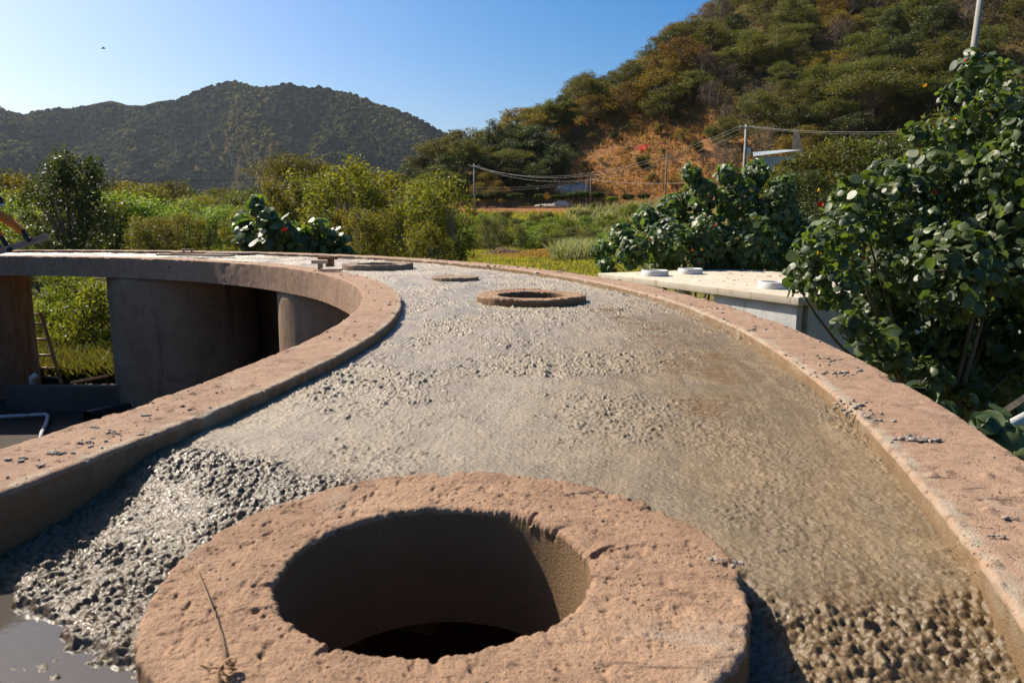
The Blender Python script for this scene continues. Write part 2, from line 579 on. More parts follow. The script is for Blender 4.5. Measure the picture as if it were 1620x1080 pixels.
def terr(X, Y, rough=True):
    X = np.asarray(X, float); Y = np.asarray(Y, float)
    bm_ = sstep(-48, -14, X)
    near = 80 - .55 * np.clip(X - 8, 0, 90)
    bank = 5.2 * sstep(0, 34, Y - near) * bm_
    foot = 124 - .55 * np.clip(X - 12, 0, 120)
    s_ = np.maximum(Y - foot, 0)
    face = .57 * s_ + .0006 * s_ * s_
    cap = np.interp(X, CAPX, CAPZ)
    hill = np.maximum(smin(face, cap, 6.0), 0) * sstep(-60, -30, X)
    z = -2.75 + bank + hill
    if rough:
        z = z + fbm(X / 22, Y / 22, 5, 4) * (.25 + .10 * np.minimum(hill, 20)) + fbm(X / 5, Y / 5, 9, 3) * .10 * sstep(20, 50, np.hypot(X, Y))
        z = z + np.where(hill > .2, fbm(X / 7, Y / 9, 15, 3) * np.minimum(hill, 6) * .16, 0)
    d = np.hypot(X - CX, Y - CY)
    return np.where(d < 14, -2.78 + (z + 2.78) * sstep(12, 14, d), z)


def gz(X, Y): return float(terr(np.array([X]), np.array([Y]))[0])


def gx(px, Y): return (px - 810) / F * (Y * math.cos(PITCH) + 1.0 * math.sin(PITCH))


def build_terrain():
    az = np.radians(np.concatenate([np.arange(-180, -44, 3.0), np.arange(-44, 44, .22), np.arange(44, 180, 3.0)]))
    rr = [0.5]
    while rr[-1] < 3900:
        rr.append(rr[-1] * (1.022 if rr[-1] < 320 else 1.12) + .02)
    rr = np.array(rr)
    A, R = np.meshgrid(az, rr, indexing='ij')
    X = R * np.sin(A); Y = R * np.cos(A)
    Z = terr(X, Y)
    far = sstep(400, 900, R)
    Z = Z * (1 - far) + (-2.75) * far
    bare = sstep(-2, 8, X) * (1 - sstep(30, 44, X)) * sstep(104, 112, Y) * (1 - sstep(146, 158, Y))
    road = sstep(-25, -15, X) * (1 - sstep(40, 50, X)) * sstep(104.5, 107, Y) * (1 - sstep(126, 134, Y))
    hillm = sstep(0, 6, Z) * .12
    green = .55 * (1 - sstep(60, 100, Y)) + .25 * (Y < 0) + .35 * sstep(66, 78, Y) * (1 - sstep(96, 106, Y))
    dirt = np.maximum(np.maximum(bare, road), hillm)
    near = sstep(10, 16, R) * (1 - sstep(16, 22, R)) * (X < -4)
    dirt = np.maximum(dirt, near * .8)
    V = np.stack([X, Y, Z], -1).reshape(-1, 3)
    Fc = grid_faces(len(az), len(rr), True)
    me = mesh_np('ground', V, Fc, M['ground'], True, dict(dirt=dirt.ravel(), green=green.ravel(), hill=(sstep(3, 8, Z) * (1 - bare)).ravel()))
    o = obj('ground', me)
    tag(o, kind='structure')
    # centre fan closed by a small disc under the tank
    return o


build_terrain()


def build_road():
    xs = np.linspace(-16, 46, 90)
    yc = 118.0 - .5 * np.clip(xs - 14, 0, 60) + .6 * np.sin(xs / 9)
    V = []
    for w in np.linspace(-2.1, 2.1, 7):
        V.append(np.stack([xs, yc + w, terr(xs, yc + w) + .10], -1))
    V = np.stack(V, 1).reshape(-1, 3)
    m = simple('red_dirt', (.42, .19, .085), .95, .25, .8, .4)
    o = obj('dirt_road', mesh_np('dirt_road', V, grid_faces(90, 7)[:, ::-1], m))
    tag(o, kind='structure')


build_road()


# ------------------------------------------------------------------ far mountains
SKYP = [(-500, 200), (-300, 150), (-120, 140), (0, 166), (30, 183), (56, 190), (100, 181), (150, 175), (190, 168), (240, 173), (262, 168), (300, 165),
        (340, 151), (385, 140), (412, 147), (430, 150), (468, 144), (490, 147), (510, 150), (560, 157), (600, 172), (650, 190),
        (700, 216), (760, 245), (850, 270), (1000, 290), (1400, 300)]
SKYP = np.array(SKYP, float)


def mount(px, D):
    """px: photo column, D: depth. Real surface with its ridge near 2300 m."""
    X = (px - 810) / F * D * .987
    Hh = np.interp(px, SKYP[:, 0], 348 - SKYP[:, 1]) / F
    rid = 2250 + 150 * np.sin(px / 140.)
    ramp = np.clip((D - 1150) / (rid - 1150), 0, 1)
    prof = ramp ** 1.15
    back = sstep(0, 900, D - rid)
    z = Hh * rid * prof * (1 - .8 * back)
    w = 4 * ramp * (1 - ramp)
    u = (X + .55 * D) / 300.; v = D / 1000.
    g1 = np.abs(fbm(u, v, 31, 3)) ; g2 = np.abs(fbm((X - .25 * D) / 120., D / 420., 37, 3))
    z = z - np.sqrt(w) * (420 * np.maximum(0, .30 - g1) + 150 * np.maximum(0, .26 - g2)) * (Hh / .16) * (1 - .8 * sstep(.85, 1.0, ramp))
    f = (X + .50 * D + 90 * fbm(X / 300, D / 300, 47, 3)) / 360.
    sp_ = np.abs((f % 1) - .5) * 2
    z = z - np.sqrt(w) * 85 * (1 - sp_) ** 1.2 * (Hh / .16) * (1 - .85 * sstep(.80, 1.0, ramp))
    z = np.minimum(z, Hh * D * .995)
    z = z + fbm(X / 60, D / 60, 41, 3) * 7 * sstep(0, .1, ramp)
    return X, D + 0 * X, z - 3


def build_mountains():
    px = np.linspace(-420, 1150, 520); D = np.concatenate([np.linspace(1100, 2600, 240), np.linspace(2650, 3600, 12)])
    P, DD = np.meshgrid(px, D, indexing='ij')
    X, Y, Z = mount(P, DD)
    b = sstep(.05, .35, fbm(X / 260, Y / 300, 51, 4)) * .5
    # the bare ochre shoulder left of centre
    b = np.maximum(b, sstep(1.0, .3, np.hypot((P - 425 + (DD - 1600) * .10) / 60, (DD - 1640) / 230)) * (.5 + .5 * sstep(-.2, .2, fbm(X / 40, Y / 40, 53, 3))))
    V = np.stack([X, Y, Z], -1).reshape(-1, 3)
    tag(obj('mountains', mesh_np('mountains', V, grid_faces(len(px), len(D)), M['mountain'], True, dict(bare=b.ravel()))), kind='structure')
    # woodland on the slopes: one far-off mass
    r = np.random.default_rng(3)
    n = 26000
    p = r.uniform(-60, 760, n); d = 1150 + 1230 * r.random(n) ** .8
    X, Y, Z = mount(p, d)
    bare = sstep(1.0, .3, np.hypot((p - 425 + (d - 1600) * .10) / 60, (d - 1640) / 230))
    keep = (r.random(n) > bare * .9) & (r.random(n) > .35 * sstep(.1, .4, fbm(X / 260, Y / 300, 51, 4)))
    X, Y, Z = X[keep], Y[keep], Z[keep]; n = len(X)
    bm = bmesh.new(); bmesh.ops.create_icosphere(bm, subdivisions=1, radius=1.0)
    T = np.array([v.co[:] for v in bm.verts]); Tf = np.array([[v.index for v in f.verts] for f in bm.faces]); bm.free()
    sc = 2.8 + 5.2 * r.random(n) ** 2
    jit = 1 + .28 * r.normal(size=(n, len(T), 1))
    V = T[None] * jit * sc[:, None, None] * np.array([1, 1, .85]) + np.stack([X, Y, Z + sc * .35], -1)[:, None]
    Fc = (Tf[None] + (np.arange(n) * len(T))[:, None, None]).reshape(-1, 3)
    f = (X + .50 * Y + 90 * fbm(X / 300, Y / 300, 47, 3)) / 360.
    sp_ = np.abs((f % 1) - .5) * 2
    rn = np.repeat(np.clip(.02 + .62 * sp_ ** 1.3 + .22 * r.normal(size=n) + .45 * fbm(X / 150, Y / 150, 61, 3), 0, 1), len(T))
    tag(obj('mountain_woodland', mesh_np('mountain_woodland', V.reshape(-1, 3), Fc, M['forest'], True, dict(rnd=rn))),
        'dark woodland covering the far mountain slopes', 'woodland', kind='stuff')


build_mountains()

# ------------------------------------------------------------------ the round tank
tank = thing('round_water_tank', 'round concrete water tank with a ring shaped flat roof, pink curbs and manhole collars', 'water tank', (CX, CY, 0))
TC = math.atan2(-CY, -CX)                       # the camera's own angle on the ring


def thetas(dmin, k):
    """angles round the ring, fine near the photographer"""
    t = [TC + .02]
    while t[-1] < math.radians(135):
        d = 10.4 * abs(t[-1] - TC)
        t.append(t[-1] + max(dmin, k * d) / 10.0)
    while t[-1] < TC + 2 * PI - .02:
        t.append(t[-1] + math.radians(1.5))
    return np.array(t[:-1])


# hatches: centre x, centre y, inner r, outer r, top z
HATCH = [(-.138, 1.255, .278, .513, .0), (.165, 6.19, .285, .455, .0), (-.655, 8.48, .0, .27, -.022), (-1.88, 10.40, .29, .49, .012)]


def curb(name, prof, near_r, mat, dmin=.006, k=.0035, seed=3, splash_r=None):
    th = thetas(dmin, k)
    pr = np.array(prof, float)
    Rr = np.repeat(pr[None, :, 0], len(th), 0); Zz = np.repeat(pr[None, :, 1], len(th), 0)
    T = np.repeat(th[:, None], len(pr), 1)
    X = CX + Rr * np.cos(T); Y = CY + Rr * np.sin(T)
    top = sstep(-.03, -.004, Zz)
    u = T * 9.8
    dz = .004 * fbm(X / .35, Y / .35, seed, 3) + .0022 * fbm(X / .035, Y / .035, seed + 7, 3)
    w1, _, r1 = worley(X / .03, Y / .03, seed + 11)
    dz = dz - .004 * np.where(r1 > .80, sstep(.35, .1, w1), 0)
    w2, _, r2 = worley(X / .05, Y / .05, seed + 19)
    dz = dz + .009 * np.where(r2 > .93, np.sqrt(np.clip(.09 - w2 ** 2, 0, 1)) / .3, 0) * sstep(-.1, .3, fbm(X / .5, Y / .5, seed + 23, 2))
    dr = .011 * fbm(u / 1.1, Zz * 0 + 3.3, seed + 2, 2) + .006 * fbm(u / .3, Zz / .3 + 5, seed + 3, 3) + .004 * fbm(u / .05, Zz / .05, seed + 5, 3)
    mid = pr[:, 0].mean()
    side = np.sign(Rr - mid)
    chip = sstep(.15, .55, fbm(u / .10, u * 0 + side * 7.7, seed + 29, 3)) * .012 * sstep(-.05, -.0, Zz) * sstep(.10, .155, np.abs(Rr - mid))
    jt = np.abs(((np.degrees(T) - 36.4 + 4) % 8) - 4) * math.radians(1) * 8.6
    dr = dr + side * -.006 * sstep(.008, .002, jt) * sstep(-.01, -.03, Zz)
    Zz = Zz + dz * top - chip
    Rr = Rr + dr * (1 - .5 * top) - side * chip * .8
    X = Rr * np.cos(T); Y = Rr * np.sin(T)
    V = np.stack([X, Y, Zz], -1).reshape(-1, 3)
    sp = np.zeros_like(Rr)
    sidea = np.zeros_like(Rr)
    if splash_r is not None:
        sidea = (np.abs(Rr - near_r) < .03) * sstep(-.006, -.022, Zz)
        sp = .7 * sstep(.032, .0, np.abs(Rr - splash_r)) * (Zz > -.05)
    Fc = grid_faces(len(th), len(pr), True)
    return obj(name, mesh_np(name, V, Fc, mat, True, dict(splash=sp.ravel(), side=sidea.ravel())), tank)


def curb_profile(ri, ro, zin, zout, n=46, b=.014):
    p = [(ri, z) for z in np.linspace(zin, -b - .002, 12)]
    p += [(ri + b * (1 - math.cos(a)), -b + b * math.sin(a)) for a in np.linspace(.1, PI / 2, 5)]
    p += [(r, 0.0) for r in np.linspace(ri + b + .004, ro - b - .004, n)]
    p += [(ro - b * (1 - math.cos(a)), -b + b * math.sin(a)) for a in np.linspace(PI / 2, .1, 5)]
    p += [(ro, z) for z in np.linspace(-b - .002, zout, 10)]
    p += [((ri + ro) / 2, zout - .002), (ri, zin)]
    return p


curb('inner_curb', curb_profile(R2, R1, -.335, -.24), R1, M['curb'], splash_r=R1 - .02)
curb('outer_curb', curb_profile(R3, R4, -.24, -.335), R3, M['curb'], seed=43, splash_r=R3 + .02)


def build_roof_slab():
    th = np.radians(np.arange(0, 360, .5))
    rr = np.linspace(R2 + .01, R4 - .01, 60)
    T, R = np.meshgrid(th, rr, indexing='ij')
    X = R * np.cos(T); Y = R * np.sin(T)
    n = X.size
    V = np.concatenate([np.stack([X, Y, 0 * X - .20], -1).reshape(-1, 3), np.stack([X, Y, 0 * X - .330], -1).reshape(-1, 3)])
    Fc = grid_faces(len(th), len(rr), True)
    c = V[Fc].mean(1)
    m = np.ones(len(Fc), bool)
    for hx, hy, ri, ro, zt in HATCH:
        if ri > 0: m &= np.hypot(c[:, 0] + CX - hx, c[:, 1] + CY - hy) > ri + .09
    V[:, 0] += 0
    obj('roof_slab', mesh_np('roof_slab', V, [Fc[m], (Fc[m] + n)[:, ::-1]], M['plaster']), tank)


build_roof_slab()


def collar(hx, hy, ri, ro, zt, zb, nth, ntop, mat, seed, ex=1.0, grooves=(), crust=0.0, off=0.0):
    th = np.arange(nth) * 2 * PI / nth
    b = .010
    if ri > 0:
        p = [(ri, z) for z in np.linspace(-.268 - zt, -b - .002, 22)]
        p += [(ri + b * (1 - math.cos(a)), -b + b * math.sin(a)) for a in np.linspace(.2, PI / 2, 4)]
        p += [(r, 0.) for r in np.linspace(ri + b + .003, ro - b - .003, ntop)]
    else:
        p = [(r, 0.) for r in np.linspace(.002, ro - b - .003, ntop)]
    p += [(ro - b * (1 - math.cos(a)), -b + b * math.sin(a)) for a in np.linspace(PI / 2, .2, 4)]
    p += [(ro, z) for z in np.linspace(-b - .002, zb - zt, 16)]
    p = np.array(p)
    T = np.repeat(th[:, None], len(p), 1); R = np.repeat(p[None, :, 0], nth, 0); Z = np.repeat(p[None, :, 1], nth, 0)
    X = hx + R * np.cos(T); Y = hy + R * np.sin(T)
    top = sstep(-.02, -.002, Z)
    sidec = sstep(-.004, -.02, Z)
    dz = .006 * fbm(X / .22, Y / .22, seed, 3) + .0022 * fbm(X / .03, Y / .03, seed + 2, 3) + .0012 * fbm(X / .008, Y / .008, seed + 4, 2)
    w1, _, r1 = worley(X / .016, Y / .016, seed + 5)
    dz -= .004 * np.where(r1 > .90, sstep(.36 * r1, .10, w1), 0)
    dz += .0030 * np.abs(fbm(X / .045, Y / .045, seed + 31, 4)) - .0045 * sstep(.30, .6, fbm(X / .028, Y / .05, seed + 33, 3))
    for gp, wd, dep in grooves:
        gp = np.array(gp)
        d = np.full(X.shape, 9.0)
        for a, c in zip(gp[:-1], gp[1:]):
            ab = c - a
            t = np.clip(((X - a[0]) * ab[0] + (Y - a[1]) * ab[1]) / (ab @ ab), 0, 1)
            d = np.minimum(d, np.hypot(X - a[0] - t * ab[0], Y - a[1] - t * ab[1]))
        d = d + .007 * fbm(X / .014, Y / .014, seed + 6, 4)
        dz -= dep * sstep(wd, wd * .2, d)
    mid = (ri + ro) / 2 if ri > 0 else -1
    side = np.where(R > mid, 1, -1)
    cx_, cy_ = np.cos(T), np.sin(T)
    e = .007 * fbm(cx_ * 4 + side * 3, cy_ * 4, seed + 8, 4) + .005 * fbm(cx_ * 24 + side * 3, cy_ * 24 + Z * 20, seed + 9, 3)
    edge = np.where(side > 0, sstep(ro - .06, ro - .01, R), sstep(ri + .06, ri + .01, R)) * np.where(side > 0, 1.0, .05 + .95 * sstep(-.03, -.004, Z))
    ch = sstep(.25, .7, fbm(cx_ * 9 + side * 5, cy_ * 9, seed + 10, 3)) * .009
    R = R + e * edge - side * ch * edge * sstep(-.03, 0, Z)
    Z = Z + zt + dz * top - ch * .7 * edge * top
    if crust:
        w, _, r = worley(X / .03, Y / .03, seed + 13)
        Z = Z + crust * sstep(ro - .09, ro - .02, R) * top * sstep(-.2, .3, fbm(X / .2, Y / .2, seed + 12, 3)) * (.5 + np.sqrt(np.clip(.3 - w * w, 0, 1)) * 1.3)
    X = hx + ex * R * np.cos(T) - CX + off * sstep(ri, ro, R); Y = hy + R * np.sin(T) - CY
    V = np.stack([X, Y, Z], -1).reshape(-1, 3)
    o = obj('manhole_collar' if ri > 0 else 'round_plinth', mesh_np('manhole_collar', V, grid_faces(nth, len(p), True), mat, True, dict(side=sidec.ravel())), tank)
    return o


def P2(px, py, z=0.0): return at(px, py, z)[:2]


GR = [([P2(215, 1003), P2(300, 985), P2(380, 965), P2(440, 962)], .008, .0035),
      ([P2(938, 882), P2(950, 872), P2(966, 866)], .007, .010),
      ([P2(838, 822), P2(848, 812)], .008, .012),
      ([P2(880, 783), P2(905, 778), P2(930, 772)], .007, .005)]
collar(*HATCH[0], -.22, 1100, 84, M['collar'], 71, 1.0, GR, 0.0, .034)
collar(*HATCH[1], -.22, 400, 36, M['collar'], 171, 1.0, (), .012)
collar(*HATCH[2], -.22, 200, 30, M['collar_crust'], 271, 1.0, (), .008)
collar(*HATCH[3], -.22, 300, 30, M['collar_crust'], 371, 1.0, (), .012)

# big cylinders flush with the inner curb carry the roof; an outer wall closes the tank
RC = 1.25
RM = R2 + RC + .01


def pier(deg):
    a = math.radians(deg)
    cx, cy = RM * math.cos(a), RM * math.sin(a)
    n = 128
    t = np.arange(n) * 2 * PI / n
    zs = list(np.linspace(-2.9, -1.66, 8)) + [-1.652, -1.647, -1.642] + list(np.linspace(-1.63, -.338, 14))
    prof = np.array([(RC, z) for z in zs] + [(RC - .12, -.338)] + [(RC - .12, z) for z in np.linspace(-.4, -2.88, 8)])
    T = np.repeat(t[:, None], len(prof), 1); R = prof[None, :, 0] + 0 * T; Z = prof[None, :, 1] + 0 * T
    R = R + .004 * fbm(T * 4, Z * 2, int(deg) + 400, 4) - .006 * (np.abs(Z + 1.647) < .003) * (R > RC - .05)
    sm = np.minimum(np.abs(((np.degrees(T) - deg - 195 + 180) % 360) - 180), np.abs(((np.degrees(T) - deg - 232 + 180) % 360) - 180))
    R = R - .006 * (sm < 1.5) * (R > RC - .05)
    V = np.stack([cx + R * np.cos(T), cy + R * np.sin(T), Z], -1).reshape(-1, 3)
    return obj('cylinder_wall', mesh_np('cylinder_wall', V, grid_faces(n, len(prof), True), M['plaster']), tank)


for d_ in (-44, -16, 12.2, 40.0, 68.2, 96.3, 124.5, 152.5):
    pier(d_)


def ring_wall(name, a0, a1, ri, ro, joints=()):
    t0, t1 = math.radians(a0), math.radians(a1)
    hw = (ro - ri) / 2; rm = (ri + ro) / 2
    e = hw / rm
    pts = [(ri, t) for t in np.linspace(t0 + e, t1 - e, 60)]
    pts += [(rm - hw * math.cos(q), t1 - e + hw * math.sin(q) / rm) for q in np.linspace(.12, PI - .12, 16)]
    pts += [(ro, t) for t in np.linspace(t1 - e, t0 + e, 40)]
    pts += [(rm + hw * math.cos(q), t0 + e - hw * math.sin(q) / rm) for q in np.linspace(.12, PI - .12, 16)]
    pts = np.array(pts)
    zs = np.concatenate([np.linspace(-2.9, -1.66, 10), [-1.652, -1.647, -1.642], np.linspace(-1.63, -.337, 14)])
    R = np.repeat(pts[:, None, 0], len(zs), 1); T = np.repeat(pts[:, None, 1], len(zs), 1); Z = np.repeat(zs[None], len(pts), 0)
    sg = np.where(R > rm, -1, 1)
    R = R + .005 * fbm(T * 9, Z * 2, int(a0) + 400, 4) + sg * .007 * (np.abs(Z + 1.647) < .003)
    V = np.stack([R * np.cos(T), R * np.sin(T), Z], -1).reshape(-1, 3)
    return obj(name, mesh_np(name, V, grid_faces(len(pts), len(zs), True), M['plaster']), tank)


ring_wall('outer_wall', 95, 433, R4 - .28, R4 - .04)
# floor of the court and low wall between two cylinders
tt = np.radians(np.arange(0, 360, 4)); rr_ = np.linspace(.05, 11.4, 30)
T_, R_ = np.meshgrid(tt, rr_, indexing='ij')
V_ = np.stack([R_ * np.cos(T_), R_ * np.sin(T_), -2.70 + .012 * fbm(R_ * np.cos(T_) / .8, R_ * np.sin(T_) / .8, 77, 3)], -1).reshape(-1, 3)
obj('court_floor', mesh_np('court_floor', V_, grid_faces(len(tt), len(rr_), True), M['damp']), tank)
a0, a1 = at(20, 612, -2.28), at(188, 614, -2.28)
dv = (a1 - a0)[:2]; ln = float(np.hypot(*dv)); an = math.atan2(dv[1], dv[0])
mb = MB(); mb.box((0, .11, -.22), (ln + .3, .22, .46), None, .015)
lw = mb.build('low_wall', M['shadewall'], tank, True, ((a0[0] + a1[0]) / 2 - CX, (a0[1] + a1[1]) / 2 - CY, -2.28))
lw.rotation_euler = (0, 0, an)

# ------------------------------------------------------------------ fresh concrete
ZP = -.058
LEFTB = np.array([at(p, q, ZP)[:2] for p, q in ((-120, 690), (150, 690), (232, 700), (300, 704), (400, 724), (500, 744), (600, 757), (690, 765))])
RIGHTB = np.array([at(p, q, -.08)[:2] for p, q in ((1010, 850), (1100, 880), (1170, 905), (1200, 935), (1260, 965), (1330, 955), (1400, 950), (1480, 955), (1560, 975), (1640, 1010))])
MUDS = [(1125, 568, 42, 13), (1090, 585, 55, 10), (1115, 640, 45, 18), (1080, 575, 50, 8), (985, 503, 32, 4), (1030, 520, 45, 5), (1060, 545, 40, 6),
        (960, 490, 25, 3), (1150, 600, 30, 10), (1130, 590, 45, 14), (1120, 655, 50, 10), (1150, 630, 30, 8), (1045, 532, 40, 4), (1010, 512, 40, 3)]


def project(X, Y, Z):
    cp, sp = math.cos(PITCH), math.sin(PITCH)
    dep = Y * cp - (Z - H) * sp
    up = Y * sp + (Z - H) * cp
    return 810 + F * X / dep, 540 - F * up / dep


def concrete_height(X, Y):
    """height of the fresh pour, and its masks"""
    yl = np.interp(X, LEFTB[:, 0], LEFTB[:, 1], right=-9)
    yl = yl + .05 * fbm(X / .12, Y / .12, 201, 3) + .02 * fbm(X / .03, Y / .03, 202, 3)
    sl = yl - Y                                   # > 0: not yet spread, left of the front collar
    rl = sstep(-.12, .10, sl) * (X < -.02)
    yr = np.interp(X, RIGHTB[:, 0], RIGHTB[:, 1], left=-9)
    yr = yr + .06 * fbm(X / .12, Y / .12, 203, 3)
    sr = yr - Y
    rr2 = sstep(-.14, .10, sr)
    z = ZP + .008 * fbm(X / .5, Y / .5, 211, 3) + .004 * fbm(X / .12, Y / .2, 213, 4)
    r_ = np.hypot(X - CX, Y - CY)
    th_ = np.arctan2(Y - CY, X - CX) * 10
    # ridges left by the screed, running round the ring
    z = z + .0022 * fbm(r_ / .05, th_ / .5, 217, 3)
    # lumps in patches, denser in the middle of the pour
    d = np.hypot(X, Y)
    q = fbm(X / .38 + .5 * fbm(X / .1, Y / .1, 218, 2), Y / .5, 219, 5)
    smooth_ = .75 * sstep(.1, 1.0, X - .10 * (Y - 1.5)) * sstep(4.5, 3, Y)
    pm = np.clip(sstep(-.55, .45, q + .12) - smooth_, .16, 1)
    w0, _, i0 = worley(X / .013, Y / .013, 220)
    w1, _, i1 = worley(X / .019 + .3 * fbm(X / .02, Y / .02, 216, 2), Y / .019, 221)
    w2, _, i2 = worley(X / .038 + .4 * fbm(X / .03, Y / .03, 222, 2), Y / .038, 223)
    lump = np.where(i1 > .42, np.sqrt(np.clip(.20 - w1 ** 2, 0, 1)) * .017 * (.2 + .9 * i1 * i1), 0)
    lump2 = np.where(i2 > .86, np.sqrt(np.clip(.15 - w2 ** 2, 0, 1)) * .032 * .85, 0)
    z = z + .0060 * np.where(i0 > .35, np.sqrt(np.clip(.25 - w0 ** 2, 0, 1)), 0) * (.25 + .75 * pm)
    z = z + (lump * .95 + lump2 * sstep(.3, .8, pm)) * pm ** 1.3 + .004 * np.abs(fbm(X / .06, Y / .06, 224, 4)) * pm
    z = z - .006 * sstep(.25, .6, fbm(X / .09, Y / .14, 225, 3)) * pm
    # crumbs along the curbs
    ed = sstep(.16, .02, R3 - r_)
    z = z + ed * (.004 + lump * .8 * sstep(-.2, .3, fbm(X / .3, Y / .3, 227, 3)))
    # unspread, stony mix
    sc = np.where(X < 0, .72, .84)
    XS, YS = X / sc, Y / sc
    g1, g1b, k1 = worley(XS / .0205 + .35 * fbm(X / .02, Y / .02, 231, 2), YS / .0205, 229)
    g2, g2b, k2 = worley(XS / .0125, YS / .0125, 233)
    g3, _, k3 = worley(XS / .036, YS / .036, 235)
    dens = sstep(-.35, .25, fbm(X / .09, Y / .09, 239, 4) + .12)
    stone = sc * (.0145 * (.2 + .8 * k1) * np.sqrt(np.clip(1 - (g1 / .60) ** 2, 0, 1)) * dens + .0065 * np.sqrt(np.clip(1 - (g2 / .6) ** 2, 0, 1))
                  + np.where(k3 > .72, .017 * np.sqrt(np.clip(1 - (g3 / .5) ** 2, 0, 1)), 0) * dens * .65) + .008 * fbm(X / .13, Y / .13, 237, 4)
    pxa, pya = project(X, Y, 0 * X - .15)
    pool = sstep(0, 110, (pya - 868) - .62 * (pxa - 60) + 70 * fbm(X / .16, Y / .12, 243, 4)) * sstep(330, 215, pxa)
    fall = np.maximum(sstep(.0, .60, sl) * .80, pool)
    stone = stone * (1 - .28 * pool)
    zl = ZP - .006 + .006 * sstep(.0, .06, sl) - .118 * fall + stone * .95
    # sparse lumps stand out of the puddle
    thin = sstep(.42, .62, sl - .25 * np.clip(X + .75, -.4, .4))
    zl = zl - thin * .006 * (fbm(X / .09, Y / .09, 241, 3) < .12)
    z = z * (1 - rl) + zl * rl
    zr = -.076 - .03 * sstep(0, .3, sr) + stone * 1.0
    z = z * (1 - rr2) + zr * rr2
    px, py = project(X, Y, z)
    mud = np.zeros(X.shape)
    wob = fbm(X / .30, Y / .22, 251, 5); wob2 = fbm(X / .12, Y / .10, 253, 4)
    for mx, my, wx, wy in MUDS:
        mud = np.maximum(mud, .62 * sstep(2.3, .0, np.hypot((px - mx) / wx, (py - my) / wy) + .55 * wob + .45 * wob2))
    return z, np.maximum(rl, rr2), mud


MUDC = None


def build_concrete():
    th = thetas(.0030, .0018)
    th = th[th < math.radians(135)]
    rr = np.linspace(R1 - .03, R3 + .03, 660)
    T, R = np.meshgrid(th, rr, indexing='ij')
    X = CX + R * np.cos(T); Y = CY + R * np.sin(T)
    m = Y > .3
    Z = np.full(X.shape, ZP); ro = np.zeros(X.shape); mud = np.zeros(X.shape)
    z, a, b = concrete_height(X[m], Y[m])
    Z[m] = z; ro[m] = a; mud[m] = b
    tan = sstep(-.9, 1.0, (X - .15) - .17 * (Y - 2.2)) * sstep(9, 3.5, Y)
    tan = np.maximum(tan, .25 * sstep(9, 3, Y))
    V = np.stack([X, Y, Z], -1).reshape(-1, 3)
    Fc = grid_faces(len(th), len(rr))
    c = V[Fc].mean(1)
    k = np.ones(len(Fc), bool)
    for hx, hy, ri, ro_, zt in HATCH:
        k &= np.hypot(c[:, 0] - hx, c[:, 1] - hy) > (ro_ - .05)
    k &= c[:, 1] > .25
    Fc = Fc[k]
    used = np.zeros(len(V), bool); used[Fc.ravel()] = True
    idx = np.cumsum(used) - 1
    me = mesh_np('wet_concrete', V[used], idx[Fc], M['wet'], True, dict(rough=ro.ravel()[used], mud=mud.ravel()[used], tan=tan.ravel()[used]))
    o = obj('wet_concrete', me)
    tag(o, 'wet grey brown concrete freshly poured between the curbs of the tank roof', 'wet concrete', kind='stuff')


build_concrete()
# puddle on the slab not yet covered
pp = [at(p, q, -.166)[:2] for p, q in ((-330, 1250), (-330, 860), (20, 800), (330, 780), (330, 1000), (300, 1250))]
cen = np.mean(pp, 0)
V_ = [(x, y, -.166) for x, y in pp] + [(cen[0], cen[1], -.166)]
tag(obj('puddle_water', mesh_np('puddle_water', V_, np.array([[6, (i + 1) % 6, i] for i in range(6)]), M['puddle'], False)), kind='structure')


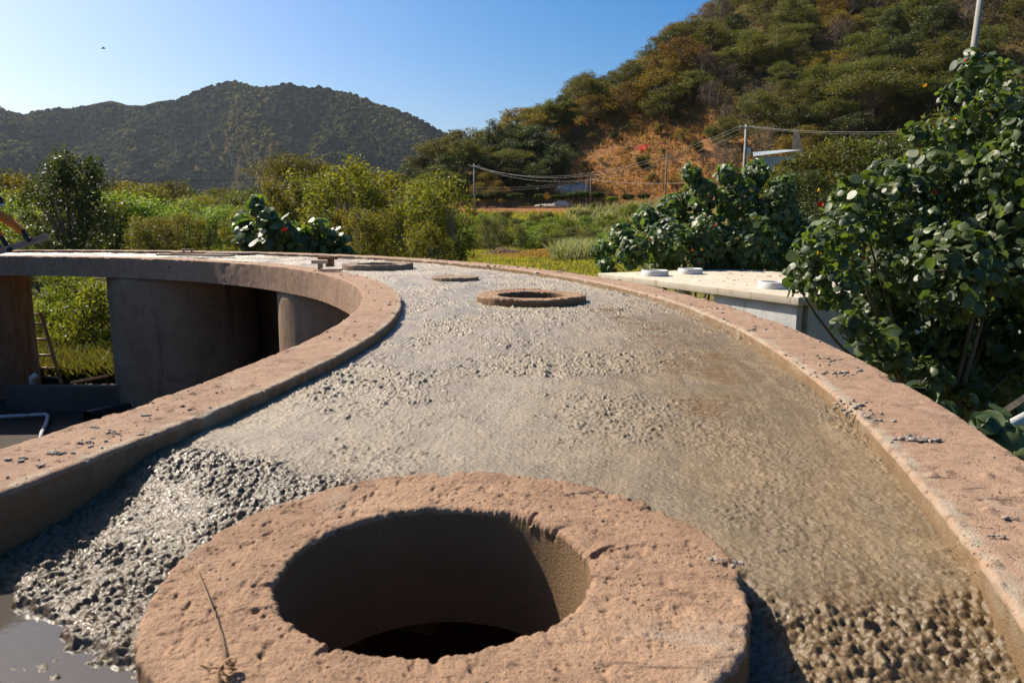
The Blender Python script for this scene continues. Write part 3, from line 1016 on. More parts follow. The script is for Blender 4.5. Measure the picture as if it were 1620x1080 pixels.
# ------------------------------------------------------------------ crumbs of cement on the curbs
def splatter():
    r = np.random.default_rng(12)
    bm = bmesh.new(); bmesh.ops.create_icosphere(bm, subdivisions=2, radius=1.0)
    T = np.array([v.co[:] for v in bm.verts]); Tf = np.array([[v.index for v in f.verts] for f in bm.faces]); bm.free()
    C = []; Sz = []
    def clump(px, py, n, sx, sy, s0, s1, z=.003):
        for _ in range(n):
            q = at(px + r.normal() * sx, py + r.normal() * sy, z)
            C.append(q); Sz.append(s0 + (s1 - s0) * r.random() ** 2)
    for a in ((1450, 694, 22, 18, 2.2, .004, .010), (1365, 655, 16, 14, 4, .003, .007), (1295, 568, 24, 22, 4, .003, .008), (1310, 590, 22, 24, 7, .004, .010),
              (1340, 638, 18, 14, 6, .003, .008), (1372, 663, 10, 10, 3, .003, .007), (1190, 521, 14, 18, 3, .004, .009), (1128, 486, 14, 16, 2, .004, .009),
              (1600, 818, 6, 12, 1, .003, .007), (1590, 848, 5, 12, 1, .003, .006), (1135, 882, 10, 14, 4, .003, .007), (1165, 890, 6, 10, 3, .002, .005),
              (90, 717, 12, 12, 1.5, .003, .006), (140, 700, 12, 14, 3, .003, .007), (185, 685, 10, 12, 3, .003, .006), (55, 735, 6, 12, 1.5, .003, .005),
              (990, 787, 5, 10, 3, .002, .004), (985, 467, 8, 20, 2, .006, .014), (880, 430, 12, 30, 2, .01, .02), (800, 421, 10, 30, 1.5, .01, .025)):
        clump(*a)
    # crumbs spread along the inner curb
    for _ in range(300):
        a = TC + .12 + 1.2 * r.random() ** 1.5
        rad = R2 + .02 + (R1 - R2 - .04) * r.random()
        q = np.array([CX + rad * math.cos(a), CY + rad * math.sin(a), .002])
        if fbm(np.array([q[0] / .5]), np.array([q[1] / .5]), 88, 2)[0] > -.1:
            C.append(q); Sz.append(.0015 + .006 * r.random() ** 3 * (1 + .12 * q[1]))
    for _ in range(110):
        a = TC + .18 + 1.1 * r.random()
        rad = R3 + .01 + (R4 - R3) * r.random()
        q = np.array([CX + rad * math.cos(a), CY + rad * math.sin(a), .002])
        C.append(q); Sz.append(.0015 + .006 * r.random() ** 3 * (1 + .12 * q[1]))
    C = np.array(C); Sz = np.array(Sz); n = len(C)
    V = T[None] * (1 + .25 * r.normal(size=(n, len(T), 1))) * Sz[:, None, None] * np.stack([.7 + .9 * r.random(n), .7 + .6 * r.random(n), .45 + .3 * r.random(n)], -1)[:, None]
    V = V + C[:, None]
    Fc = (Tf[None] + (np.arange(n) * len(T))[:, None, None]).reshape(-1, 3)
    tag(obj('cement_crumbs', mesh_np('cement_crumbs', V.reshape(-1, 3), Fc, M['lime'], True)), 'grey cement crumbs spattered over the pink curbs', 'cement crumbs', kind='stuff')


splatter()

# dry stalk lying on the front collar
tw = [at(p, q, z) for p, q, z in ((308, 893, .008), (318, 915, .013), (332, 950, .016), (345, 990, .015), (354, 1025, .012), (362, 1046, .008))]
mb = MB().tube(tw, [.0016, .0014, .0013, .0012, .0012, .0014], 6)
r_ = np.random.default_rng(5)
base = at(366, 1058, .006)
for i in range(9):
    a = r_.uniform(0, 2 * PI); pts = []
    for k in range(10):
        t = k / 9
        pts.append(base + np.array([.011 * math.cos(a + t * 5) * (.4 + t * .6), .010 * math.sin(a + t * 5) * (.4 + t * .6) - .004 * i * t, .004 + .010 * math.sin(PI * t)]))
    mb.tube(pts, .0014, 5)
mb.tube([at(318, 1050, .004), at(335, 1056, .009), at(352, 1056, .008)], .0014, 5)
mb.tube([at(372, 1068, .006), at(350, 1085, .007), at(338, 1092, .004)], .0016, 5)
tag(mb.build('dry_stalk', M['straw']), 'dry yellow plant stalk with a curled root lying on the front manhole collar', 'plant stalk')


# ------------------------------------------------------------------ wood, tools and worker at the far side of the roof
def plank(name, label, cat, c, size, rz=0, ry=0, mat='wood', group=None, bev=.004):
    mb = MB().box((0, 0, 0), size, None, bev)
    o = mb.build(name, M[mat], None, True, tuple(c))
    o.rotation_euler = (0, ry, rz)
    return tag(o, label, cat, group)


q = at(525, 430, .0)
plank('wood_block', 'pale flat wood block lying lowest on the inner curb', 'wood block', (q[0] + .0, q[1], .026), (.25, .09, .03), -.05, 0, 'palewood', 'wood offcuts on the inner curb')
q2 = at(507, 428, .0)
plank('wood_block', 'small upright wood block under the offcuts', 'wood block', (q2[0], q2[1], .045), (.055, .08, .075), .1, 0, 'wood', 'wood offcuts on the inner curb')
plank('wood_block', 'short pale ended wood block resting on the upright one', 'wood block', (q2[0] - .005, q2[1], .107), (.19, .085, .045), .1, 0, 'palewood', 'wood offcuts on the inner curb')
q3 = at(518, 427, .0)
plank('wood_block', 'stout brown wood block standing in the middle of the offcuts', 'wood block', (q3[0] + .035, q3[1] + .0, .085), (.09, .075, .086), -.1, 0, 'darkwood', 'wood offcuts on the inner curb')
plank('wood_block', 'longest wood block topping the little pile of offcuts', 'wood block', (q3[0] + .01, q3[1] + .0, .151), (.235, .09, .042), .03, 0, 'darkwood', 'wood offcuts on the inner curb')

q = at(288, 404, -.02)
plank('board', 'thin grey board lying flat on the fresh concrete under the wooden float', 'board', (q[0] + .25, q[1], -.012), (1.35, .26, .03), -.03, .015, 'oldwood')
plank('board', 'second dark thin board lying flat beyond the grey one', 'board', (q[0] + .62, q[1] + .75, -.016), (1.30, .22, .025), .05, -.01, 'oldwood')
q = at(297, 401, .03)
fl = thing('wooden_float', 'brown wooden plastering float lying on the boards', 'float', (q[0], q[1], .02), .04)
MB().box((0, 0, .02), (.56, .13, .03), None, .012).build('blade', M['darkwood'], fl)
MB().box((0, 0, .075), (.22, .03, .03), None, .012).box((-.07, 0, .05), (.03, .03, .04)).box((.07, 0, .05), (.03, .03, .04)).build('handle', M['wood'], fl)

# screed board held by the worker
YW = 13.6
e0 = atY(-22, 404, YW - .15); e1 = atY(77, 374, YW - .15)
mb = MB(); d = e1 - e0; L = float(np.linalg.norm(d)); mid = (e0 + e1) / 2
ang = math.atan2(d[2], d[0])
sb = MB().box((0, 0, 0), (L, .045, .11), None, .006).build('screed_board', M['oldwood'], None, True, tuple(mid))
sb.rotation_euler = (0, -ang, 0)
tag(sb, 'grey wooden screed board held slanting by the worker', 'screed board')


def skin_body(name, joints, edges, mat, parent, sub=2, root=0):
    me = bpy.data.meshes.new(name)
    me.from_pydata([j[0] for j in joints], edges, [])
    o = bpy.data.objects.new(name, me)
    COL.objects.link(o)
    sm = o.modifiers.new('skin', 'SKIN')
    sv = me.skin_vertices[0].data if me.skin_vertices else None
    if sv is None:
        return o
    for i, j in enumerate(joints):
        r = j[1]
        sv[i].radius = (r, r) if isinstance(r, (int, float)) else r
        sv[i].use_root = (i == root)
    ss = o.modifiers.new('sub', 'SUBSURF'); ss.levels = sub; ss.render_levels = sub
    dg = bpy.context.evaluated_depsgraph_get()
    nm = bpy.data.meshes.new_from_object(o.evaluated_get(dg))
    nm.name = name
    nm.materials.clear(); nm.materials.append(mat)
    for p in nm.polygons: p.use_smooth = True
    o.modifiers.clear()
    o.data = nm
    bpy.data.meshes.remove(me)
    o.parent = parent
    return o


def ensure_skin(me):
    if not me.skin_vertices:
        bm = bmesh.new(); bm.from_mesh(me); bm.verts.layers.skin.verify(); bm.to_mesh(me); bm.free()


def grow(name, joints, edges, mat, parent, sub=2, root=0):
    me = bpy.data.meshes.new(name)
    me.from_pydata([tuple(j[0]) for j in joints], edges, [])
    ensure_skin(me)
    o = bpy.data.objects.new(name, me); COL.objects.link(o)
    o.modifiers.new('skin', 'SKIN')
    for i, j in enumerate(joints):
        v = me.skin_vertices[0].data[i]
        v.radius = (j[1], j[1]) if isinstance(j[1], (int, float)) else tuple(j[1])
        v.use_root = (i == root)
    ss = o.modifiers.new('sub', 'SUBSURF'); ss.levels = sub; ss.render_levels = sub
    bpy.context.view_layer.update()
    nm = bpy.data.meshes.new_from_object(o.evaluated_get(bpy.context.evaluated_depsgraph_get()))
    nm.name = name
    o.modifiers.clear(); o.data = nm
    nm.materials.clear(); nm.materials.append(mat)
    nm.polygons.foreach_set('use_smooth', np.ones(len(nm.polygons), bool))
    o.parent = parent
    return o


def build_worker():
    # kneeling on the roof beside the frame's edge, leaning over the screed board
    hw = atY(45, 377, YW - .14); hl = atY(14, 392, YW - .12)          # the two hands
    ox, oy, oz = hw[0] - .78, YW + .05, -.05
    o = Vector((ox, oy, oz))
    p = thing('person', 'worker in orange long sleeves and black gloves holding a slanting board at the left edge', 'person', o)
    def L_(v): return Vector(v) - o
    sh_r = L_(atY(-4, 339, YW - .02)); sh_l = L_(atY(-22, 350, YW + .30))
    wr_r = L_(atY(37.5, 368, YW - .12)); wr_l = L_(atY(3, 377, YW - .1))
    el_r = (sh_r + wr_r) / 2 + Vector((.01, .0, .022)); el_l = (sh_l + wr_l) / 2 + Vector((-.02, .04, .02))
    chest = (sh_r + sh_l) / 2 + Vector((-.07, .0, -.05))
    neck = (sh_r + sh_l) / 2 + Vector((.02, 0, .09))
    head = L_(atY(-4, 320, YW + .12))
    pelvis = Vector((-.42, .16, .44))
    waist = (pelvis * .55 + chest * .45)
    kr = Vector((-.02, .0, .09)); kl = Vector((-.05, .32, .09))
    ar = Vector((-.42, .02, .07)); al = Vector((-.46, .34, .07))
    tr_ = Vector((-.58, .02, .05)); tl = Vector((-.62, .34, .05))
    hr = pelvis + Vector((0, -.09, -.03)); hl_ = pelvis + Vector((0, .09, -.03))
    J = [(pelvis, .14), (waist, .13), (chest, .15), (neck, .058), (head + Vector((0, 0, -.05)), .06),
         (sh_r, .065), (el_r, .045), (wr_r, .030), (sh_l, .065), (el_l, .045), (wr_l, .030),
         (hr, .10), (kr, .065), (ar, .042), (tr_, .038), (hl_, .10), (kl, .065), (al, .042), (tl, .038)]
    E = [(0, 1), (1, 2), (2, 3), (3, 4), (2, 5), (5, 6), (6, 7), (2, 8), (8, 9), (9, 10), (0, 11), (11, 12), (12, 13), (13, 14), (0, 15), (15, 16), (16, 17), (17, 18)]
    grow('body', J, E, M['skin'], p, 1)
    # orange shirt over torso and both arms
    Js = [(waist, .15), (chest, .165), (neck + Vector((-.02, 0, -.04)), .075), (sh_r, .105), ((sh_r + el_r) / 2 + Vector((0, 0, .006)), .094), (el_r, .088), ((el_r + wr_r) / 2, .074), (wr_r, .052),
          (sh_l, .105), (el_l, .084), (wr_l, .052)]
    Es = [(0, 1), (1, 2), (1, 3), (3, 4), (4, 5), (5, 6), (6, 7), (1, 8), (8, 9), (9, 10)]
    grow('shirt', Js, Es, M['orange'], p, 2)
    Jt = [(pelvis + Vector((0, 0, .06)), .16), (hr, .118), (kr, .082), (ar, .058), (hl_, .118), (kl, .082), (al, .058)]
    grow('trousers', Jt, [(0, 1), (1, 2), (2, 3), (0, 4), (4, 5), (5, 6)], M['jeans'], p, 2)
    for a_ in (tr_, tl):
        grow('boot', [(a_ + Vector((.16, 0, .02)), .055), (a_ + Vector((0, 0, .01)), .05), (a_ + Vector((-.06, 0, -.0)), .042)], [(0, 1), (1, 2)], M['oldwood'], p, 2)
    # gloves: palm and five bent fingers gripping the board's top edge
    bd = Vector((math.cos(ang), 0, math.sin(ang)))
    for wr, hc in ((wr_r, L_(hw)), (wr_l, L_(hl))):
        J = [(wr + (wr - hc) * .2, .040), (wr, .040), (hc * .6 + wr * .4, (.048, .03)), (hc, (.050, .026))]
        E = [(0, 1), (1, 2), (2, 3)]
        for f, (ln_, off) in enumerate(((.075, -.036), (.085, -.012), (.08, .012), (.065, .034))):
            b0 = hc + bd * off
            k1 = b0 + Vector((.028, -.045, .0)) + bd * .012
            k2 = k1 + Vector((.014, -.025, -.035)) * (ln_ / .08)
            k3 = k2 + Vector((-.002, .006, -.032)) * (ln_ / .08)
            n = len(J)
            J += [(k1, .012), (k2, .0115), (k3, .010)]
            E += [(3, n), (n, n + 1), (n + 1, n + 2)]
        n = len(J)
        t0 = hc * .7 + wr * .3
        J += [(t0 + bd * -.03 + Vector((.0, -.03, -.02)), .015), (t0 + bd * -.03 + Vector((.025, -.03, -.055)), .013)]
        E += [(2, n), (n, n + 1)]
        grow('glove', J, E, M['glove'], p, 2, 1)
    # head with face, ear, hair and the pale peak of a cap
    bm = bmesh.new()
    bmesh.ops.create_uvsphere(bm, u_segments=28, v_segments=20, radius=1.0)
    for v in bm.verts:
        x, y, z = v.co
        X = x * .092; Y = y * .074; Z = z * .115
        if x > 0 and z < 0: X *= 1 - .22 * (-z) * (1 - x); Y *= 1 - .25 * (-z)
        if x > .8 and -.25 < z < .12 and abs(y) < .28: X += .020 * (1 - abs(y) / .28) * (1 - abs(z + .12) / .25)
        if x > .75 and abs(z - .12) < .12 and .2 < abs(y) < .55: X -= .008
        if x > .8 and abs(z + .45) < .12 and abs(y) < .35: X += .006
        v.co = (X, Y, Z)
    me = bpy.data.meshes.new('head'); bm.to_mesh(me); bm.free()
    me.materials.append(M['skin'])
    me.polygons.foreach_set('use_smooth', np.ones(len(me.polygons), bool))
    hd = obj('head', me, p, tuple(head), (0, .55, -.5))
    for sy in (-1, 1):
        MB().box((.0, sy * .074, -.005), (.035, .018, .055), None, .008).build('ear', M['skin'], hd)
        MB().tube([(.080, sy * .028, .014), (.088, sy * .028, .014)], .008, 8).build('eye', M['hair'], hd)
    MB().tube([(.084, -.022, -.052), (.089, 0, -.053), (.084, .022, -.052)], .004, 6).build('mouth', M['darkwood'], hd)
    n = 24; ring = []
    V = []
    for i, (rr0, zz) in enumerate(((1.06, .028), (1.06, .055), (1.0, .085), (.75, .11), (.35, .125), (.02, .128))):
        for k in range(n):
            a = 2 * PI * k / n
            V.append((.094 * rr0 * math.cos(a) - .004, .079 * rr0 * math.sin(a), zz))
    i = np.arange(5)[:, None] * n; j = np.arange(n)[None]
    q_ = np.stack([i + j, i + (j + 1) % n, i + n + (j + 1) % n, i + n + j], -1).reshape(-1, 4)
    cp = MB().add(V, q_).build('cap', M['black'], hd)
    V = []
    for k in range(13):
        a = -1.1 + 2.2 * k / 12
        V += [(.088 * math.cos(a), .078 * math.sin(a), .034), (.088 * math.cos(a) + .075 * math.cos(a * .6), .085 * math.sin(a), .022),
              (.088 * math.cos(a) + .075 * math.cos(a * .6), .085 * math.sin(a), .018), (.088 * math.cos(a), .078 * math.sin(a), .030)]
    fq = []
    for k in range(12):
        for m_ in range(4):
            fq.append((k * 4 + m_, k * 4 + (m_ + 1) % 4, k * 4 + 4 + (m_ + 1) % 4, k * 4 + 4 + m_))
    MB().add(V, np.array(fq)).build('cap_peak', M['cap'], hd)


build_worker()

# ------------------------------------------------------------------ things in and behind the court
YL = 14.9
lad = thing('wooden_ladder', 'short wooden ladder leaning behind the gap between two tank cylinders', 'ladder', (0, 0, 0))
gzl = -2.72
b_r = atY(97, 606, YL); t_r = atY(64, 494, YL + .45)
b_l = b_r + np.array([-.48, .05, 0]); t_l = t_r + np.array([-.40, .05, 0])
b_r[2] = b_l[2] = gzl
for b_, t_ in ((b_r, t_r), (b_l, t_l)):
    MB().tube([b_, (b_ + t_) / 2, t_], .05, 4).build('rail', M['wood'], lad, False)
for f_ in (.10, .22, .40, .62, .84, .97):
    MB().tube([b_l + (t_l - b_l) * f_ + np.array([0, -.035, 0]), b_r + (t_r - b_r) * f_ + np.array([0, -.035, 0])], .028, 6).build('rung', M['palewood'], lad)
pa, pb = atY(112, 605, 14.2), atY(171, 594, 14.7)
mb = MB().tube([pa, pb], .03, 4)
tag(mb.build('timber', M['wood'], None, False), 'loose timber slanting on the red soil behind the low wall', 'timber')
q = at(45, 611, -2.28)
tag(MB().tube([(q[0], q[1] + .12, -2.28), (q[0], q[1] + .12, -2.14), (q[0] + .06, q[1] + .10, -2.11), (q[0] + .10, q[1] + .08, -2.14)], .05, 10).build('pipe_elbow', M['white']),
    'white pipe elbow sticking up on the low wall in the court', 'pipe elbow')
hp = [at(-60, 662, -2.64), at(0, 659, -2.64), at(40, 657, -2.63), at(72, 655, -2.62), at(76, 658, -2.63), at(73, 670, -2.64), at(66, 684, -2.65), at(62, 700, -2.65)]
tag(MB().tube(hp, .03, 10).build('white_pipe', M['greycement']), 'bent white plastic pipe lying on the shaded court floor', 'pipe')
q = at(150, 662, -2.62)
tag(MB().tube([(q[0] - .12, q[1], -2.60), (q[0] + .0, q[1] + .25, -2.60), (q[0] + .30, q[1] + .55, -2.60)], .11, 14, False).build('drain_pipe', M['black']),
    'black drain pipe at the foot of the low wall', 'pipe')

# ------------------------------------------------------------------ pale cistern on the right
ZC = -.74
fA, fB = at(946, 432, ZC), at(1264, 470.5, ZC)
u_ = (fB - fA)[:2]; Lc = float(np.hypot(*u_)); u_ = u_ / Lc
n_ = np.array([-u_[1], u_[0]])
if n_[0] < 0: n_ = -n_
cang = math.atan2(u_[1], u_[0])
cis = thing('concrete_cistern', 'pale flat roofed concrete cistern with white round hatches beside the big bushes', 'cistern', (fA[0], fA[1], ZC), cang)
sgn = 1 if (-math.sin(cang)) * n_[0] + math.cos(cang) * n_[1] > 0 else -1
Wd = 4.6
sl_ = MB().box((Lc / 2, sgn * Wd / 2, -.075), (Lc, Wd, .15), None, .012).build('roof_slab', M['cisterntop'], cis)
MB().box((Lc * .815, sgn * .17, -.15 - .95), (Lc * .335, .14, 1.9), None, .01).build('front_wall', M['greycement'], cis)
MB().box((Lc * .47, sgn * .30, -.15 - .95), (.20, .20, 1.9), None, .01).build('post', M['greycement'], cis)
MB().box((Lc * .983 - .07, sgn * (Wd / 2 + .1), -.15 - .95), (.14, Wd - .55, 1.9), None, .01).build('side_wall', M['greycement'], cis)
MB().box((Lc * .5, sgn * (Wd - .2), -.15 - .95), (Lc * .95, .14, 1.9), None, .01).build('back_wall', M['plaster'], cis)
for px_, py_, w_ in ((1036, 436, .33), (1092, 433, .31), (1224, 456, .30)):
    q = at(px_, py_, ZC)
    loc = rotz(-cang) @ (q - np.array([fA[0], fA[1], ZC]))
    n = 48; V = []
    prof = [(w_ - .05, .0), (w_ - .05, .125), (w_ - .04, .135), (w_ - .01, .135), (w_, .125), (w_, 0.0)]
    for k in range(n):
        for r0, z0 in prof: V.append((loc[0] + r0 * math.cos(2 * PI * k / n), loc[1] + r0 * math.sin(2 * PI * k / n), z0 + .001))
    hb = MB().add(V, grid_faces(n, len(prof), True))
    V = [(loc[0] + (w_ - .05) * math.cos(2 * PI * k / 24), loc[1] + (w_ - .05) * math.sin(2 * PI * k / 24), .075) for k in range(24)] + [(loc[0], loc[1], .08)]
    hb.add(V, np.array([[24, k, (k + 1) % 24] for k in range(24)]))
    hb.build('hatch_ring', M['white'], cis)
# fallen leaves on the cistern roof
r_ = np.random.default_rng(8)
V = []; Fq = []
for i in range(70):
    a = r_.random() * .95; b_ = sgn * (.1 + r_.random() ** .7 * (Wd - .5)); s_ = .03 + .04 * r_.random(); t = r_.uniform(0, 6.3)
    c = np.array([a * Lc, b_, .006])
    for kx, ky, kz in ((-1, 0, 0), (0, -.5, .012), (1, 0, .004), (0, .5, .02)):
        V.append(c + np.array([s_ * (kx * math.cos(t) - ky * math.sin(t)), s_ * (kx * math.sin(t) + ky * math.cos(t)), kz]))
    Fq.append([i * 4, i * 4 + 1, i * 4 + 2, i * 4 + 3])
fl_ = obj('fallen_leaves', mesh_np('fallen_leaves', np.array(V), np.array(Fq), M['brush'], False), None, (fA[0], fA[1], ZC), (0, 0, cang))
tag(fl_, 'dry brown leaves fallen on the pale cistern roof', 'fallen leaves', kind='stuff')


# ------------------------------------------------------------------ plants
def leaf_quads(P, size, aspect, r, nbias=None, droop=0.0):
    """diamond shaped leaves: centres P, sizes, width / length"""
    n = len(P)
    nn = r.normal(size=(n, 3))
    if nbias is not None: nn = nn * .8 + nbias
    nn /= np.linalg.norm(nn, axis=1)[:, None] + 1e-9
    t = r.normal(size=(n, 3)); t[:, 2] -= droop
    t -= nn * (t * nn).sum(1)[:, None]
    t /= np.linalg.norm(t, axis=1)[:, None] + 1e-9
    b = np.cross(nn, t)
    size = np.broadcast_to(size, (n,))[:, None]
    V = np.stack([P - t * size * .5, P + b * size * aspect * .5 + nn * size * .06, P + t * size * .5, P - b * size * aspect * .5 + nn * size * .06], 1).reshape(-1, 3)
    Fq = np.arange(4 * n).reshape(n, 4)
    return V, Fq


def blob_points(blobs, n, r, inner=.35):
    B = np.array(blobs, float)
    vol = (B[:, 3] * B[:, 4] + B[:, 3] * B[:, 5] + B[:, 4] * B[:, 5])
    k = r.choice(len(B), n, p=vol / vol.sum())
    d = r.normal(size=(n, 3)); d /= np.linalg.norm(d, axis=1)[:, None]
    rad = inner + (1 - inner) * r.random(n) ** .5
    rad = rad * (1 + .22 * np.sin(d[:, 0] * 5 + k) * np.sin(d[:, 2] * 6 + k * 2))
    P = B[k, :3] + d * rad[:, None] * B[k, 3:6]
    return P, d, k


def make_tree(name, kind, seed, h, w, mat, barkm, n, leaf, aspect, blobs_n, flat=1.0, low=.25, trunk_r=.10, multi=1, droop=.0, inner=.3):
    """returns (trunk mesh, crown mesh) for a tree h high and w wide standing at the origin"""
    r = np.random.default_rng(seed)
    blobs = []
    for i in range(blobs_n):
        a = r.uniform(0, 2 * PI); q = r.random() ** .6
        if kind == 'umbrella':
            z = h * (.80 + .12 * (1 - q * q) + .05 * r.normal()); rad = q * w * .42
            s_ = w * r.uniform(.13, .22); blobs.append((rad * math.cos(a), rad * math.sin(a), z, s_, s_, s_ * .38))
        elif kind == 'round':
            t = r.random(); z = h * (low + (1 - low) * (.12 + .76 * t))
            env = math.sqrt(max(.05, 1 - ((t - .45) / .62) ** 2)); rad = q * w * .38 * env
            s_ = w * r.uniform(.12, .21) * (.6 + .4 * env); blobs.append((rad * math.cos(a), rad * math.sin(a), z, s_, s_, s_ * .8 * flat))
        elif kind == 'ragged':
            t = r.random(); z = h * (low + (1 - low) * (.05 + .9 * t ** .8)); env = math.sqrt(max(.08, 1 - ((t - .4) / .66) ** 2))
            rad = q * w * .47 * env * r.uniform(.75, 1.15); s_ = w * r.uniform(.06, .15)
            blobs.append((rad * math.cos(a), rad * math.sin(a), z, s_ * r.uniform(.9, 1.6), s_ * r.uniform(.9, 1.6), s_ * r.uniform(.5, .9)))
        elif kind == 'spray':
            t = r.random(); z = h * (low + (1 - low) * (.1 + .80 * t)); rad = q * w * .42 * (.55 + .45 * math.sin(PI * min(1, t * .9 + .1)))
            s_ = w * r.uniform(.07, .15); blobs.append((rad * math.cos(a), rad * math.sin(a), z, s_, s_, s_ * 1.15 * flat))
    P, d, k = blob_points(blobs, n, r, inner)
    ok = P[:, 2] > .05 * h
    P, d, k = P[ok], d[ok], k[ok]
    B = np.array(blobs)
    rb = r.random(len(B))
    V, Fq = leaf_quads(P, leaf * (.6 + .8 * r.random(len(P))), aspect, r, d * .5 + np.array([0, 0, .45]), droop)
    rnd = np.clip(.55 * rb[k] + .45 * r.random(len(P)), 0, 1)
    crown = mesh_np(name + '_crown', V, Fq, mat, False, dict(rnd=np.repeat(rnd, 4)))
    mb = MB()
    roots = []
    for m_ in range(multi):
        a = 2 * PI * m_ / max(1, multi) + r.random()
        lean = (0.0 if multi == 1 else .16 * w)
        top = np.array([lean * math.cos(a) + r.normal() * .03 * w, lean * math.sin(a) + r.normal() * .03 * w, h * (low + .18 if kind != 'umbrella' else .48)])
        b0 = np.array([.04 * math.cos(a) * (multi > 1) * w * .5, .04 * math.sin(a) * (multi > 1) * w * .5, -.25])
        ts = np.linspace(0, 1, 6)[:, None]
        pts = b0 + (top - b0) * ts + np.sin(ts * PI) * r.normal(size=3) * .03 * h * np.array([1, 1, .1])
        mb.tube(pts, np.linspace(trunk_r, trunk_r * .55, 6) * (1.25 if multi == 1 else .8), 8, False)
        roots.append(top)
    for i, b_ in enumerate(B[:min(len(B), 34)]):
        s0 = roots[int(np.argmin([np.linalg.norm(b_[:2] - q_[:2]) for q_ in roots]))]
        e = b_[:3]
        ts = np.linspace(0, 1, 5)[:, None]
        mid_ = np.array([0, 0, .10 * h * r.uniform(-.4, .6)])
        pts = s0 + (e - s0) * ts + np.sin(ts * PI) * mid_
        mb.tube(pts, np.linspace(trunk_r * .42, trunk_r * .10, 5), 5, False)
    V = np.concatenate(mb.V)
    trunk = mesh_np(name + '_trunk', V, [np.concatenate(mb.F4)], barkm)
    return trunk, crown, h, w


TV = {
    'feather': [make_tree('feathery_tree', 'spray', 100 + i, 6.0, 4.6, M['feather'], M['palebark'], 6000, .19, .38, 52, 1.0, .20, .085, 5, .5, .05) for i in range(3)],
    'bright': [make_tree('bright_tree', 'round', 120 + i, 5.0, 6.0, M['bright'], M['bark'], 8000, .17, .5, 34, 1.0, .12, .10, 3, .2, .2) for i in range(3)],
    'olive': [make_tree('olive_tree', 'ragged', 140 + i, 6.5, 7.0, M['olive'], M['bark'], 7000, .23, .5, 60, .9, .2, .14, 2, .1, .05) for i in range(4)],
    'dark': [make_tree('dark_tree', 'ragged', 160 + i, 7.0, 6.4, M['dark'], M['bark'], 7500, .23, .5, 60, 1.0, .14, .15, 1, .1, .05) for i in range(4)],
    'loose': [make_tree('loose_dark_tree', 'spray', 170 + i, 6.4, 4.0, M['dark'], M['bark'], 6500, .15, .6, 54, 1.2, .10, .11, 1, .1, .1) for i in range(2)],
    'umbrella': [make_tree('umbrella_tree', 'umbrella', 180 + i, 6.5, 10.0, M['olive'], M['bark'], 7500, .24, .5, 46, 1.0, .4, .14, 3, .0, .2) for i in range(3)],
    'golden': [make_tree('golden_tree', 'ragged', 200 + i, 5.0, 6.5, M['golden'], M['palebark'], 5000, .22, .45, 50, .85, .18, .12, 3, .1, .0) for i in range(3)],
    'bare': [make_tree('bare_tree', 'spray', 220 + i, 5.5, 5.5, M['twig'], M['palebark'], 2600, .45, .06, 34, 1.0, .2, .08, 4, -.6, .0) for i in range(2)],
    'shrub': [make_tree('shrub', 'round', 240 + i, 2.0, 3.2, M['bright'], M['bark'], 3800, .13, .5, 22, 1.0, .05, .04, 4, .1, .2) for i in range(3)],
    'oliveshrub': [make_tree('olive_shrub', 'round', 250 + i, 2.0, 3.0, M['olive'], M['bark'], 3800, .12, .5, 22, 1.0, .05, .04, 4, .1, .2) for i in range(2)],
    'finebush': [make_tree('fine_bush', 'spray', 260 + i, 3.0, 3.2, M['olive'], M['palebark'], 6000, .10, .4, 44, 1.0, .12, .05, 6, .2, .05) for i in range(2)],
}
TREE_N = [0]


def plant(kind, px, Y, top_y, label, group=None, name=None, cat='tree', wide=1.0, X=None, var=None, sink=0.0, hh=None):
    TREE_N[0] += 1
    i = TREE_N[0]
    vs = TV[kind]
    trunk, crown, h, w = vs[(i if var is None else var) % len(vs)]
    if X is None: X = gx(px, Y)
    z0 = gz(X, Y) - sink
    if hh is None:
        hh = max(.5, atY(px, top_y, Y)[2] - z0)
    s_ = hh / h
    t = thing(name or kind + '_tree', label, cat, (X, Y, z0), (i * 2.399) % (2 * PI), group)
    t.scale = (s_ * wide, s_ * wide, s_)
    obj('trunk', trunk, t); obj('crown', crown, t)
    return t


# valley trees, left and centre
plant('loose', 112, 31, 226, 'tall dark loose tree standing left of the bright green valley shrubs', None, 'tree', wide=1.05, var=0)
plant('dark', 108, 34, 300, 'dark dense tree right behind the foot of the tall loose dark tree', None, 'tree', wide=.75, var=1)
G1 = 'bushy trees along the valley floor on the left'
LV = 'bushy sunlit tree in the green belt along the valley floor on the left'
for k_, px_, Y_, ty, wd in (('bright', 20, 42, 300, 1.0), ('feather', 55, 46, 275, 1.2), ('bright', -30, 40, 290, 1), ('olive', 5, 60, 272, .8), ('bright', 200, 50, 302, 1.2), ('bright', 262, 56, 306, 1.2),
                          ('feather', 225, 70, 288, 1.3), ('olive', 205, 85, 286, 1.0), ('olive', 268, 90, 288, .9), ('feather', 320, 72, 306, 1.5), ('bright', 340, 62, 325, 1.3), ('olive', 385, 80, 304, 1.1),
                          ('feather', 170, 48, 315, 1.2), ('dark', 300, 110, 300, 1.2), ('olive', 350, 120, 298, 1.2), ('dark', 400, 105, 296, 1.0), ('bright', 415, 70, 318, 1.3), ('olive', 150, 95, 288, 1.2),
                          ('feather', 290, 46, 335, 1.2), ('feather', 385, 52, 330, 1.2), ('bright', 65, 36, 325, 1.2), ('feather', 235, 42, 340, 1.3)):
    plant(k_, px_, Y_, ty, LV, G1, 'tree', wide=wd)
plant('umbrella', 466, 96, 250, 'round headed dark tree rising alone above the olive trees before the mountain', None, 'tree', wide=.74)
G2 = 'feathery yellow green trees in the middle of the valley'
L2 = 'feathery yellow green tree in the loose row left of the yellow field'
